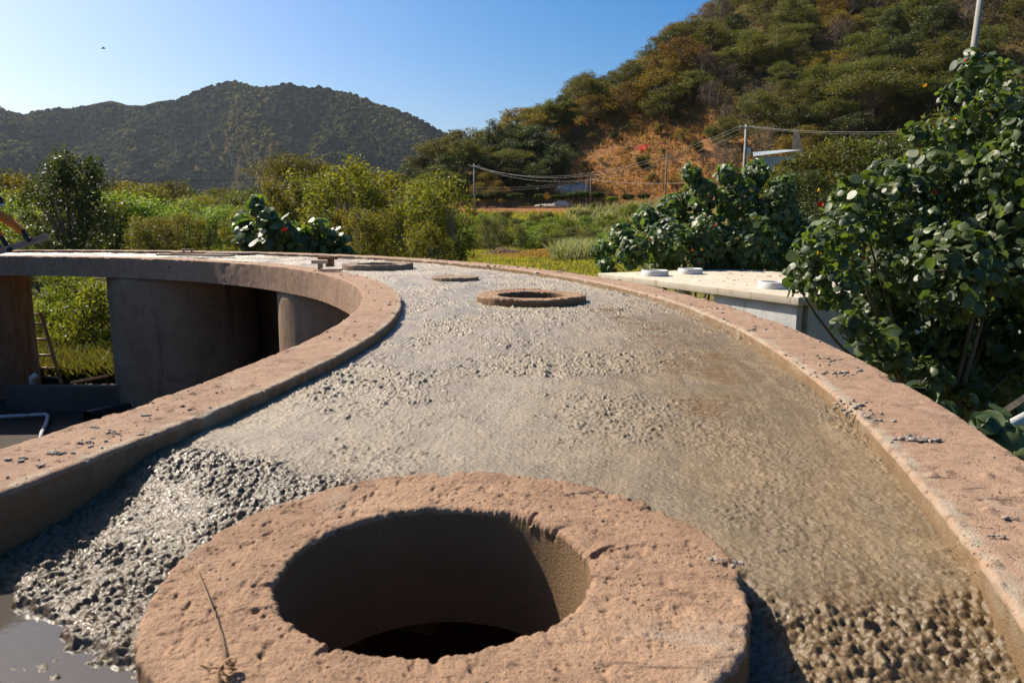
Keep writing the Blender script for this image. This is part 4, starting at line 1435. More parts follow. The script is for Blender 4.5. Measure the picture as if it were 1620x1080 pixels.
for px_, Y_, ty, wd in ((450, 44, 278, 1.0), (497, 46, 268, 1.0), (562, 38, 248, 1.15), (545, 48, 262, 1.0), (612, 42, 268, 1.1), (658, 36, 282, 1.1), (694, 34, 272, .95), (706, 38, 318, .8), (640, 52, 285, 1.0),
                       (520, 36, 330, 1.1), (590, 33, 325, 1.1), (675, 31, 350, 1.0)):
    plant('feather', px_, Y_, ty, L2, G2, 'tree', wide=wd)

# trees at the foot of the hill, left of the bare slope
G3 = 'dense trees at the left foot of the hill'
L3 = 'dense dark tree at the left foot of the hill above the clipped trees'
for k_, px_, Y_, ty, wd in (('dark', 648, 120, 262, 1.0), ('dark', 668, 132, 240, 1.1), ('olive', 695, 136, 216, 1.1), ('olive', 728, 138, 206, 1.2), ('olive', 742, 132, 222, 1.0), ('dark', 755, 140, 218, 1.1),
                          ('dark', 715, 128, 245, 1.1), ('olive', 690, 122, 262, 1.1), ('dark', 805, 134, 222, 1.1), ('dark', 832, 136, 196, 1.15), ('dark', 858, 134, 212, 1.2), ('dark', 815, 128, 250, 1.2),
                          ('dark', 845, 126, 258, 1.2), ('dark', 880, 130, 228, 1.1), ('dark', 780, 130, 245, 1.0), ('dark', 720, 118, 275, 1.0), ('olive', 660, 110, 285, 1.0), ('golden', 790, 122, 285, .8),
                          ('golden', 760, 120, 290, .9), ('golden', 772, 126, 272, .8), ('olive', 765, 146, 204, 1.1), ('olive', 800, 148, 196, 1.1), ('olive', 868, 150, 160, 1.0), ('dark', 890, 152, 150, .9), ('olive', 850, 148, 172, 1.0)):
    plant(k_, px_, Y_, ty, L3, G3, 'tree', wide=wd)
plant('loose', 783, 139, 186, 'tall sparse tree standing above the dense trees at the left foot of the hill', None, 'tree', wide=.8, var=1)
plant('umbrella', 832, 150, 178, 'flat topped tree on the skyline left of the hill', None, 'tree', wide=.75)
plant('umbrella', 922, 160, 122, 'flat topped tree breaking the skyline of the hill left of the ridge pole', None, 'tree', wide=.6)

# woodland on the hill face
G4 = 'trees of the dense woodland on the hill'
L4 = {'olive': 'olive green tree in the dense woodland covering the hill on the right', 'golden': 'golden brown dry tree in the woodland covering the hill on the right',
      'dark': 'dark green tree in the shadowy woodland covering the hill on the right', 'umbrella': 'broad flat crowned tree in the woodland covering the hill on the right',
      'bare': 'leafless grey twiggy tree in the woodland covering the hill on the right', 'bright': 'bright green tree in the woodland covering the hill on the right'}
rt = np.random.default_rng(21)
cnt = 0
tries = 0
placed = []
while cnt < 262 and tries < 20000:
    tries += 1
    X_ = rt.uniform(-4, 190); Y_ = rt.uniform(70, 290)
    pxx = 810 + F * X_ / (.987 * Y_)
    if not 800 < pxx < 1690: continue
    z_ = float(terr(np.array([X_]), np.array([Y_]))[0])
    foot_ = 124 - .55 * min(max(X_ - 12, 0), 120)
    if Y_ < foot_ + 3: continue
    pyy = 348 - F * (z_ - H) / (Y_ * .987)
    if pyy < -60 or pyy > 300 or (pxx > 1480 and pyy > 120): continue
    # bare dirt slope
    if 835 < pxx < 1135 and pyy > 205 + max(0, (950 - pxx)) * .22: continue
    cap_ = float(np.interp(X_, CAPX, CAPZ))
    if z_ > cap_ - 2.75 + 5.2 + 2 or (.57 * (Y_ - foot_) > cap_ + 10): continue
    sp = 3.6 + .010 * Y_
    if any(abs(X_ - a) < 8 and abs(Y_ - b) < 8 and math.hypot(X_ - a, Y_ - b) < sp for a, b in placed): continue
    placed.append((X_, Y_))
    u = rt.random()
    left_ = pxx < 1080
    if left_: k_ = 'olive' if u < .50 else 'golden' if u < .70 else 'umbrella' if u < .86 else 'dark'
    else: k_ = 'olive' if u < .32 else 'dark' if u < .5 else 'umbrella' if u < .70 else 'bare' if u < .88 else 'golden'
    if 1090 < pxx < 1250 and pyy > 130: k_ = 'bare' if u < .6 else 'olive'
    plant(k_, 0, Y_, 0, L4[k_], G4, 'tree', X=X_, hh=rt.uniform(5.0, 8.6) * (.85 if k_ == 'umbrella' else 1), wide=rt.uniform(.9, 1.35), sink=.4)
    cnt += 1

# middle right: big acacia, green shrubs below it
def onslope(px, py):
    """depth at which the ground shows at this photo point"""
    ys = np.arange(30, 260, .5)
    X = gx(px, ys); z = terr(X, ys)
    v = 348 - F * (z - H) / (ys * .987)
    k = np.nonzero(v <= py)[0]
    return float(ys[k[0]]) if len(k) else 120.0


for px_, by, ty, wd_, lb in ((1372, 228, 120, 1.15, 'wide flat crowned acacia on the lower hill behind the big hibiscus bush'), (1316, 222, 160, 1.1, 'lower left neighbour of the wide flat crowned acacia'),
                            (1438, 215, 132, 1.1, 'right neighbour of the wide flat crowned acacia')):
    Ya = onslope(px_, by)
    ta = plant('umbrella', px_, Ya, ty, lb, None, 'acacia', wide=1.0)
    ta.scale = (ta.scale.z * wd_,) * 2 + (ta.scale.z,)
G5 = 'green bushes behind the hibiscus'
for k_, px_, Y_, ty, wd in (('olive', 1285, 46, 232, .8), ('olive', 1322, 50, 224, .8), ('dark', 1262, 44, 272, .8), ('olive', 1365, 54, 222, .9), ('dark', 1310, 40, 300, .8), ('dark', 1420, 50, 215, .9),
                          ('dark', 1490, 52, 195, .9), ('dark', 1580, 46, 215, .9), ('dark', 1625, 50, 180, .9), ('olive', 1540, 60, 160, .9), ('dark', 1440, 36, 270, .9), ('olive', 1236, 62, 262, .8), ('dark', 1600, 30, 300, .9)):
    plant(k_, px_, Y_, ty, 'bushy tree on the slope between the hibiscus bushes and the flat crowned acacias', G5, 'tree', wide=wd)
# shrubs on the bank below the road and on the field
G6 = 'green shrubs on the bank below the dirt road'
for k_, px_, Y_, hh_, wd in (('shrub', 722, 92, 2.6, 1.1), ('shrub', 752, 88, 2.2, 1.0), ('shrub', 700, 86, 2.8, 1.2), ('oliveshrub', 800, 100, 1.3, 1.5), ('shrub', 840, 92, 1.9, 1.3), ('shrub', 765, 98, 1.4, 1.4),
                           ('shrub', 870, 86, 2.6, 1.2), ('shrub', 860, 82, 2.0, 1.2), ('shrub', 885, 82, 2.2, 1.2), ('oliveshrub', 905, 84, 2.5, 1.3), ('shrub', 735, 84, 2.4, 1.3), ('oliveshrub', 690, 82, 2.2, 1.3),
                           ('shrub', 910, 78, 1.5, 1.3), ('shrub', 835, 84, 2.2, 1.2), ('oliveshrub', 780, 92, 1.8, 1.3), ('shrub', 815, 88, 2.2, 1.2), ('oliveshrub', 850, 98, 1.4, 1.4), ('shrub', 725, 80, 1.5, 1.6),
                           ('oliveshrub', 930, 78, 2.4, 1.3), ('shrub', 895, 92, 2.3, 1.2), ('oliveshrub', 745, 102, 1.3, 1.4), ('shrub', 925, 86, 2.6, 1.2), ('shrub', 800, 86, 1.9, 1.3), ('shrub', 765, 85, 1.7, 1.4), ('shrub', 945, 84, 2.3, 1.3), ('shrub', 965, 92, 2.2, 1.3), ('oliveshrub', 985, 88, 2.4, 1.3), ('shrub', 955, 76, 1.9, 1.3), ('shrub', 1000, 96, 2.2, 1.3), ('shrub', 930, 94, 1.9, 1.4),
                           ('shrub', 785, 101, .9, 1.6), ('shrub', 868, 101, 1.0, 1.6), ('shrub', 910, 101, 1.3, 1.6),
                           ('oliveshrub', 820, 95, 1.5, 1.5), ('shrub', 875, 95, 1.8, 1.5), ('oliveshrub', 925, 98, 1.7, 1.5), ('shrub', 790, 97, 1.4, 1.6), ('shrub', 730, 96, 1.9, 1.4), ('oliveshrub', 712, 100, 2.0, 1.4),
                           ('oliveshrub', 940, 104, 1.3, 1.6), ('shrub', 850, 88, 2.1, 1.4), ('oliveshrub', 870, 78, 1.6, 1.4)):
    plant(k_, px_, Y_, 0, 'low green shrub on the bank between the yellow field and the dirt road', G6, 'shrub', 'shrub', wide=wd, hh=hh_)
plant('finebush', 779, 74, 340, 'fine twigged bush standing alone on the field left of the brush pile', None, 'bush', 'bush', wide=1.25)
plant('finebush', 825, 80, 356, 'smaller fine twigged bush right of the lone bush on the field', None, 'bush', 'bush', wide=.9)
# bushes seen through the gap between the cylinders
for k_, px_, Y_, ty, wd, lb in (('shrub', 125, 18.6, 440, .80, 'sunlit green bush framed by the gap between two tank cylinders'),
                              ('shrub', 70, 20, 455, .85, 'low bush behind the wooden ladder, seen in the gap'),
                              ('shrub', 165, 18, 520, .8, 'low bush at the right side of the gap between the cylinders'),
                              ('bright', 105, 26, 410, .8, 'leafy tree farthest back in the gap between the cylinders'),
                              ('oliveshrub', 125, 17.2, 545, .9, 'dark low bush above the loose timber in the gap')):
    plant(k_, px_, Y_, ty, lb, None, 'bush', 'bush', wide=wd)

# bushes on the bare slope
for px_, py_, lb in ((1010, 268, 'left of the two round green bushes on the bare slope'), (1018, 266, 'right of the two round green bushes on the bare slope')):
    plant('oliveshrub', px_, 131, 0, 'small ' + lb, None, 'bush', 'bush', hh=2.4, wide=.7)
G7 = 'small shrubs scattered on the bare slope'
for i, (px_, py_, hh_) in enumerate(((905, 245, 2.2), (935, 232, 2.6), (968, 228, 2.0), (990, 240, 1.6), (1040, 222, 2.6), (1075, 232, 3.0), (1098, 250, 2.8), (1060, 262, 2.0), (1085, 285, 2.6), (950, 262, 1.4), (925, 270, 1.5),
                                     (975, 280, 1.4), (1030, 290, 1.8), (1062, 300, 2.2), (890, 275, 1.8), (1110, 268, 3.2), (1120, 232, 3.4), (1000, 215, 3.0), (1045, 250, 1.4), (910, 222, 2.8))):
    Ya = onslope(px_, py_)
    plant(('oliveshrub', 'golden', 'oliveshrub', 'bare')[i % 4], px_, Ya, 0, 'small scrubby bush scattered on the bare orange slope above the road', G7, 'bush', 'bush', hh=hh_ * .8, wide=1.0)
tb = thing('bougainvillea', 'magenta bougainvillea flowering on the bare orange slope', 'bougainvillea', (gx(1012, 136), 136, gz(gx(1012, 136), 136)))
r_ = np.random.default_rng(4)
P, d, k = blob_points([(-1, 0, 1.0, 1.0, 1, .7), (.3, 0, 1.3, 1.2, 1, .9), (1.2, 0, 1.7, .7, .7, .5), (.2, 0, .5, .9, .9, .5)], 420, r_, .1)
V, Fq = leaf_quads(P, .22, .7, r_)
tb.scale = (.62, .62, .62)
obj('flowers', mesh_np('flowers', V, Fq, M['magenta'], False, dict(rnd=np.repeat(r_.random(len(P)), 4))), tb)
MB().tube([(0, 0, -.2), (.1, 0, .6), (.3, 0, 1.1)], [.06, .05, .03], 6).tube([(0, 0, .2), (-.6, 0, .7), (-1, 0, .9)], [.04, .03, .02], 6).build('stem', M['bark'], tb)


# grass, reeds and scrub as masses
def blades(name, X, Y, hgt, wid, mat, label, cat, seed, lean=.35, z=None):
    r = np.random.default_rng(seed)
    n = len(X)
    Z = (terr(X, Y) if z is None else z) - .02
    a = r.uniform(0, 2 * PI, n); b_ = np.stack([np.cos(a), np.sin(a), 0 * a], -1)
    ln = r.normal(size=(n, 2)) * lean
    B0 = np.stack([X, Y, Z], -1)
    h_ = hgt * (.5 + .8 * r.random(n)) * np.ones(n)
    tip = B0 + np.stack([ln[:, 0] * h_, ln[:, 1] * h_, h_], -1)
    mid_ = B0 + np.stack([ln[:, 0] * h_ * .3, ln[:, 1] * h_ * .3, h_ * .55], -1)
    w_ = (wid * (.6 + .8 * r.random(n)))[:, None]
    V = np.stack([B0, mid_ + b_ * w_, tip, mid_ - b_ * w_], 1).reshape(-1, 3)
    rn = np.repeat(np.clip(.5 + .28 * r.normal(size=n) + .5 * fbm(X / 3, Y / 3, seed, 3), 0, 1), 4)
    o = obj(name, mesh_np(name, V, np.arange(4 * n).reshape(n, 4), mat, False, dict(rnd=rn)))
    return tag(o, label, cat, kind='stuff')


r_ = np.random.default_rng(31)
n = 95000
Y_ = r_.uniform(26, 104.5, n) ; px_ = r_.uniform(330, 1010, n); X_ = (px_ - 810) / F * Y_
blades('field_grass', X_, Y_, .30 + .25 * sstep(80, 92, Y_), .05 + .04 * sstep(80, 92, Y_), M['grass'], 'yellow green grass of the field behind the tank', 'grass', 41)
n = 16000
Y_ = 15 + 14 * r_.random(n) ** 1.3; px_ = r_.uniform(20, 220, n); X_ = (px_ - 810) / F * Y_
blades('tall_weeds', X_, Y_, .45, .03, M['olive'], 'tall weeds behind the tank seen through the gap', 'weeds', 43)
n = 20000
px_ = r_.uniform(820, 1150, n); Y_ = r_.uniform(105, 160, n); X_ = (px_ - 810) / F * Y_
k = (fbm(X_ / 6, Y_ / 8, 71, 3) > -.15) & (Y_ > 122.5 - .5 * np.clip(X_ - 14, 0, 60))
blades('dry_hill_grass', X_[k], Y_[k], .7, .11, M['drygrass'], 'dry orange grass covering the cut slope above the road', 'dry grass', 45)
n = 12000
px_ = r_.uniform(865, 1060, n); Y_ = r_.uniform(58, 104, n); X_ = (px_ - 810) / F * Y_
k = (px_ > 870 + (Y_ - 58) * .6) & (fbm(X_ / 4, Y_ / 5, 73, 3) > -.3)
blades('silver_reeds', X_[k], Y_[k], 1.45, .05, M['reed'], 'tall silvery reeds on the bank left of the hibiscus', 'reeds', 47, .42)
n = 7000
mx, my = gx(872, 66), 66.0
X_ = mx + r_.normal(size=n) * 2.6; Y_ = my + r_.normal(size=n) * 1.5
zz = terr(X_, Y_) + .6 * np.exp(-((X_ - mx) / 3.0) ** 2 - ((Y_ - my) / 1.5) ** 2)
blades('mown_grass_heap', X_, Y_, .28, .05, M['drygrass'], 'low heap of dry grass on the field right of the brush pile', 'grass heap', 49, .8, zz)
# understorey scrub all over the hill
n = 110000
X_ = r_.uniform(-14, 190, n); Y_ = r_.uniform(60, 300, n); pxx = 810 + F * X_ / (.987 * Y_)
z_ = terr(X_, Y_)
foot_ = 124 - .55 * np.clip(X_ - 12, 0, 120)
pyy = 348 - F * (z_ - H) / (Y_ * .987)
bare_ = (pxx > 835) & (pxx < 1135) & (pyy > 205 + np.maximum(0, 950 - pxx) * .22)
k = (pxx > 690) & (pxx < 1680) & (Y_ > foot_ + 3) & (~bare_ | (fbm(X_ / 3, Y_ / 3, 79, 3) > .22)) & (fbm(X_ / 8, Y_ / 8, 75, 3) > -.5)
X_, Y_, z_ = X_[k], Y_[k], z_[k]
P = np.stack([X_, Y_, z_ + .2 + 1.3 * r_.random(len(X_))], -1)
V, Fq = leaf_quads(P, .5 * (.6 + .8 * r_.random(len(P))), .6, r_, np.array([[0, 0, .5]]))
tag(obj('hillside_scrub', mesh_np('hillside_scrub', V, Fq, M['golden'], False, dict(rnd=np.repeat(np.clip(r_.random(len(P)) * .6 + .2 + .4 * fbm(X_ / 10, Y_ / 10, 77, 3), 0, 1), 4)))),
    'dry brown scrub growing between the trees of the hill', 'scrub', kind='stuff')


n = 900
X_ = r_.uniform(-10, 210, n); Y_ = r_.uniform(64, 300, n); pxx = 810 + F * X_ / (.987 * Y_); z_ = terr(X_, Y_)
pyy = 348 - F * (z_ - H) / (Y_ * .987)
foot_ = 124 - .55 * np.clip(X_ - 12, 0, 120)
bare_ = (pxx > 820) & (pxx < 1150) & (pyy > 190 + np.maximum(0, 950 - pxx) * .22)
k = (pxx > 760) & (pxx < 1700) & (Y_ > foot_ + 5) & ~bare_ & (pyy > -80)
C_ = np.stack([X_, Y_, z_ + 1.4], -1)[k]
bl = [(c[0], c[1], c[2], 2.6 * q, 2.6 * q, 1.9 * q) for c, q in zip(C_, r_.uniform(.6, 1.25, len(C_)))]
P, d, kk = blob_points(bl, 230 * len(bl), r_, .4)
V, Fq = leaf_quads(P, .42 * (.6 + .8 * r_.random(len(P))), .6, r_, d * .5 + np.array([0, 0, .45]))
rb_ = r_.random(len(bl))
tag(obj('hillside_thicket', mesh_np('hillside_thicket', V, Fq, M['olive'], False, dict(rnd=np.repeat(np.clip(.6 * rb_[kk] + .4 * r_.random(len(P)), 0, 1), 4)))),
    'olive thicket filling the hill between its trees', 'thicket', kind='stuff')


# clipped trees along the road
def make_topiary(seed, w, t_):
    r = np.random.default_rng(seed)
    P = r.uniform(-1, 1, (2200, 3)); nrm = np.abs(P) ** 3
    P = P / (nrm.sum(1) ** (1 / 3))[:, None] * (.75 + .25 * r.random((2200, 1)))
    P = P * np.array([w / 2, w / 2, t_ / 2]) + np.array([0, 0, 2.2 - t_ / 2])
    V, Fq = leaf_quads(P, .2, .6, r, np.array([[0, 0, .4]]))
    cr = mesh_np('topiary_crown', V, Fq, M['topiary'], False, dict(rnd=np.repeat(r.random(len(P)), 4)))
    mb = MB().tube([(0, 0, -.1), (.04, 0, .7), (0, .03, 1.6)], [.09, .07, .06], 7, False)
    for a in (0, 2.1, 4.2):
        mb.tube([(0, 0, 1.1), (.25 * math.cos(a), .25 * math.sin(a), 1.45), (.45 * math.cos(a), .45 * math.sin(a), 1.75)], [.05, .04, .03], 5, False)
    tk = mesh_np('topiary_trunk', np.concatenate(mb.V), [np.concatenate(mb.F4)], M['bark'])
    return tk, cr


TOPI = [make_topiary(300, 2.1, .85), make_topiary(301, 1.9, .75), make_topiary(302, 2.3, .8)]
TX = (741, 756, 770, 787, 803, 817, 855, 880, 901, 919, 943, 967, 992, 1017)
for i, px_ in enumerate(TX):
    Y_ = 114.6 - (0 if px_ < 930 else (px_ - 930) * .055)
    X_ = gx(px_, Y_)
    s_ = (.86, 1.0, .95, 1.12, .85, 1.0, .95, .9, 1.05, 1.15, 1.1, .75, .9, .9)[i]
    lb = 'dark clipped box headed tree in the row along the dirt road'
    t = thing('clipped_tree', lb if i != 11 else 'light green low clipped tree in the row along the dirt road', 'clipped tree', (X_, Y_, gz(X_, Y_)), i * 1.3, 'clipped trees along the road')
    t.scale = (s_ * 1.05, s_ * 1.05, s_ * 1.0)
    tk, cr = TOPI[i % 3]
    obj('trunk', tk, t)
    c_ = obj('crown', cr, t)
    if i == 11:
        c_.data = cr.copy(); c_.data.materials.clear(); c_.data.materials.append(M['bright'])


# ------------------------------------------------------------------ hibiscus bushes with big round leaves
def hib_leaf():
    """heart shaped cupped leaf, unit length, stalk at the origin, tip along +x"""
    rim = []
    for a in np.linspace(-PI, PI, 15)[:-1]:
        rr = .5 * (1 - .16 * math.exp(-((abs(a) - PI) / .35) ** 2) + .10 * math.exp(-(a / .30) ** 2))
        x, y = .48 + rr * math.cos(a), rr * .98 * math.sin(a)
        rim.append((x, y, -.10 * (y / .5) ** 2 * 1.3 - .10 * max(0, x - .5)))
    V = [(.16, 0, .0), (.5, 0, .035), (.8, 0, .0)] + rim
    n = len(rim)
    Fc = []
    for i in range(n):
        j = (i + 1) % n
        xm = (rim[i][0] + rim[j][0]) / 2
        c = 0 if xm < .33 else 1 if xm < .66 else 2
        Fc.append((c, 3 + i, 3 + j))
    ex = []
    for i in range(n):
        j = (i + 1) % n; h_ = (i - 1) % n
        def cc(a_, b_): 
            xm = (rim[a_][0] + rim[b_][0]) / 2
            return 0 if xm < .33 else 1 if xm < .66 else 2
        c0, c1 = cc(h_, i), cc(i, j)
        if c0 != c1: ex.append((c0, 3 + i, c1))
    return np.array(V), np.array(Fc + ex)


HLV, HLF = hib_leaf()


def flower_mesh(mat):
    mb = MB()
    for k in range(5):
        a = 2 * PI * k / 5
        V = []
        for i, (x, w_, z) in enumerate(((0, .06, 0), (.25, .22, .30), (.5, .34, .62), (.72, .26, .85))):
            for y in (-w_, 0, w_):
                p = np.array([x * .8, y, z - .08 * (y == 0)])
                V.append(rotz(a) @ p)
        mb.add(V, grid_faces(4, 3))
    mb.tube([(0, 0, 0), (0, 0, .7)], .05, 6)
    V = np.concatenate(mb.V)
    Fs = [np.concatenate(mb.F4)] + ([np.concatenate(mb.F3)] if mb.F3 else [])
    return mesh_np('flower', V, Fs, mat)


FL = {k: flower_mesh(M['flower_' + k]) for k in ('yellow', 'red', 'orange')}


def hibiscus(label, blobs, D0, n_leaf, size, base_px, seed, flowers=(), dz=.9, group=None, stems=14, name='hibiscus_bush'):
    r = np.random.default_rng(seed)
    B = []
    for b in blobs:
        px_, py_, rp = b[:3]
        D = D0 + (b[3] if len(b) > 3 else r.uniform(-.5, .5) * dz)
        c = atY(px_, py_, D); R = rp * D / F
        B.append((c[0], c[1], c[2], R, R * 1.15, R))
    B = np.array(B)
    bx = gx(base_px, D0 + .4); by = D0 + .4
    bz = gz(bx, by)
    org = np.array([bx, by, bz])
    t = thing(name, label, 'hibiscus', org, 0, group)
    P, d, k = blob_points(B, n_leaf, r, .45)
    P = P - org
    # leaf frames: blades face outwards and up, tips hang down
    nn = d * .9 + r.normal(size=d.shape) * .55 + np.array([-.15, -.05, .55])
    nn /= np.linalg.norm(nn, axis=1)[:, None]
    tp = d * .5 + r.normal(size=d.shape) * .5 + np.array([0, 0, -.75])
    tp -= nn * (tp * nn).sum(1)[:, None]
    tp /= np.linalg.norm(tp, axis=1)[:, None] + 1e-9
    bb = np.cross(nn, tp)
    s_ = size * (.38 + .95 * r.random(n_leaf) ** 1.3)
    cup = -.4 + 3.2 * r.random(n_leaf)
    T = HLV[None].repeat(n_leaf, 0)
    T[:, :, 2] *= cup[:, None]
    V = (T[:, :, 0:1] - .5) * tp[:, None] + T[:, :, 1:2] * bb[:, None] + T[:, :, 2:3] * nn[:, None]
    V = V * s_[:, None, None] + P[:, None]
    Fc = (HLF[None] + (np.arange(n_leaf) * len(HLV))[:, None, None]).reshape(-1, 3)
    rn = np.repeat(np.clip(r.random(n_leaf), 0, 1), len(HLV))
    obj('foliage', mesh_np('foliage', V.reshape(-1, 3), Fc, M['hib'], True, dict(rnd=rn)), t)
    mb = MB()
    order = r.permutation(len(B))
    for i in order[:stems]:
        e = B[i, :3] - org
        ts = np.linspace(0, 1, 9)[:, None]
        s0 = np.array([r.normal() * .15, r.normal() * .15, -.1])
        pts = s0 + (e - s0) * np.concatenate([ts ** 1.25, ts ** 1.25, ts], 1)
        pts = pts + np.sin(ts * PI * 2) * r.normal(size=3) * .05
        mb.tube(pts, np.linspace(.045, .010, 9) * (1 if n_leaf > 200 else .2), 6, False)
    # twigs carrying the leaves
    for i in range((min(160, n_leaf // 10) if n_leaf > 200 else n_leaf)):
        p = P[r.integers(n_leaf)] if n_leaf > 200 else P[i]; c = B[k[r.integers(n_leaf)], :3] - org
        j = int(np.argmin(((B[:, :3] - org - p) ** 2).sum(1))); c = B[j, :3] - org
        mb.tube([c, (c + p) / 2 + r.normal(size=3) * .02, p], np.array([.012, .009, .005]) * (1 if n_leaf > 200 else .3), 5, False)
    mb.build('stems', M['bark'], t)
    for px_, py_, col_, sz in flowers:
        c = atY(px_, py_, D0 - .9 * dz if len(blobs) > 14 else D0 - .5)
        # nearest blob surface towards the viewer
        j = int(np.argmin(((B[:, 0] / B[:, 1] - c[0] / c[1]) ** 2 + ((B[:, 2] - H) / B[:, 1] - (c[2] - H) / c[1]) ** 2) - 0 * B[:, 3]))
        c = atY(px_, py_, B[j, 1] - B[j, 4] * 1.02)
        f = obj('flower', FL[col_], t, tuple(c - org), (r.uniform(.6, 1.3), r.uniform(-.5, .5), r.uniform(-1, 1)))
        f.scale = (sz, sz, sz)
    return t


hibiscus('largest hibiscus bush with round glossy leaves filling the right side beside the cistern',
         [(1545, 108, 30), (1585, 135, 32), (1512, 150, 24), (1560, 175, 34), (1612, 180, 40), (1500, 215, 34), (1447, 218, 22), (1540, 250, 55), (1605, 270, 60), (1470, 275, 50),
          (1405, 285, 38), (1350, 305, 32), (1430, 335, 60), (1520, 335, 70), (1605, 360, 75), (1335, 365, 48), (1288, 392, 34), (1400, 415, 70), (1318, 445, 46), (1500, 430, 80),
          (1605, 460, 80), (1380, 490, 52), (1460, 510, 75), (1418, 552, 38), (1345, 515, 28), (1550, 520, 60), (1632, 560, 50), (1660, 300, 70), (1660, 420, 80), (1540, 300, 60, .8), (1440, 440, 70, .9), (1560, 420, 80, 1.0), (1500, 590, 60, .6), (1575, 600, 60, .6), (1440, 570, 44, .5), (1520, 545, 60, 1.2), (1600, 540, 70, 1.2), (1640, 220, 50), (1650, 500, 70), (1590, 640, 45, .9), (1275, 430, 32), (1262, 452, 18), (1385, 540, 42, -.4), (1408, 568, 30, -.4), (1462, 598, 38, -.2), (1535, 636, 36, -.2)],
         9.6, 14500, .120, 1500, 61,
         [(1465, 138, 'yellow', .045), (1525, 98, 'red', .04), (1476, 202, 'yellow', .05), (1452, 242, 'yellow', .075), (1293, 303, 'yellow', .05), (1297, 326, 'red', .06), (1403, 304, 'orange', .05), (1412, 299, 'yellow', .04),
          (1477, 306, 'red', .05), (1293, 403, 'yellow', .05), (1364, 410, 'red', .04), (1510, 190, 'yellow', .03)], 1.6, stems=20)
hibiscus('middle hibiscus bush with round glossy leaves behind the pale cistern roof',
         [(1092, 275, 17), (1150, 275, 17), (1198, 272, 20), (1235, 300, 24), (1110, 310, 32), (1170, 318, 36), (1228, 340, 36), (1062, 335, 28), (1022, 348, 24), (982, 372, 22), (952, 396, 19),
          (1000, 398, 28), (1060, 385, 40), (1120, 380, 46), (1190, 388, 46), (1245, 398, 36), (1050, 418, 24), (1140, 414, 28), (1205, 424, 24), (1262, 365, 26), (1278, 395, 28), (960, 420, 16), (1270, 420, 24), (1100, 425, 22)],
         21.5, 9000, .17, 1110, 62, [(1041, 307, 'yellow', .075), (1130, 357, 'red', .075), (1027, 380, 'red', .075), (1108, 396, 'yellow', .08), (1093, 397, 'orange', .09), (1108, 418, 'red', .06), (1097, 265, 'orange', .06), (1122, 313, 'red', .06)], 1.4, stems=16)
hibiscus('leftmost hibiscus bush with round leaves and one red flower behind the far curb',
         [(406, 326, 16), (384, 352, 18), (424, 346, 18), (395, 376, 24), (425, 382, 24), (452, 366, 22), (482, 378, 20), (503, 360, 16), (530, 378, 18), (458, 396, 24), (516, 398, 22), (400, 402, 24), (545, 400, 14), (480, 405, 26)],
         16.2, 1150, .20, 455, 63, [(452, 367, 'red', .10)], .6, stems=10)
hibiscus('small hibiscus sprig with translucent green leaves peeking over the outer curb',
         [(1455, 612, 10, 0), (1478, 620, 14, 0), (1497, 640, 14, .05), (1490, 660, 14, .1), (1462, 640, 18, .15)], 3.35, 26, .105, 1480, 64, (), .1, stems=5, name='hibiscus_sprig')
hibiscus('hibiscus sprig with drooping leaves beside the white gutter at the right edge',
         [(1560, 672, 14, 0), (1590, 690, 20, 0), (1605, 715, 20, .05), (1620, 690, 20, .05), (1580, 660, 14, .1), (1630, 730, 20, 0)], 3.0, 40, .10, 1600, 65, (), .1, stems=6, name='hibiscus_sprig')
# undergrowth at the right
for k_, px_, Y_, ty, lb in (('shrub', 1590, 13, 560, 'low sunlit shrub under the large hibiscus at the right edge'), ('shrub', 1640, 14, 520, 'low shrub at the right edge behind the thin stake'), ('oliveshrub', 1535, 15, 560, 'shaded low shrub deep under the large hibiscus')):
    plant(k_, px_, Y_, ty, lb, None, 'shrub', 'shrub', wide=.6)
tag(MB().tube([atY(1594, 625, 11.5), atY(1600, 560, 11.5)], .02, 6).build('stake', M['palewood']), 'thin pale stake standing in the undergrowth at the right edge', 'stake')
g0, g1 = atY(1572, 686, 3.6), atY(1660, 640, 4.1)
tag(MB().tube([g0, g1], .028, 12).build('gutter_pipe', M['greycement']), 'white round gutter pipe slanting outside the curb at the right edge', 'gutter pipe')
tag(MB().tube([g0 + np.array([-.05, .05, .012]), g1 + np.array([-.05, .08, .05])], .022, 4).build('batten', M['wood'], None, False), 'brown wooden batten beside the white gutter pipe', 'batten')
q = atY(1556, 655, 8.0)
tag(MB().box((q[0], q[1], -2.35), (.17, .17, 1.6), None, .01).build('post', M['greycement']), 'short dark grey post standing below the large hibiscus', 'post')


# ------------------------------------------------------------------ poles and cables
def catenary(a, b, sag, n=24):
    t = np.linspace(0, 1, n)[:, None]
    p = a + (b - a) * t
    p[:, 2] -= 4 * sag * (t * (1 - t))[:, 0]
    return p


def cable(label, pts, rad, mat, group=None):
    return tag(MB().tube(pts, rad, 5, False).build('cable', M[mat]), label, 'cable', group)


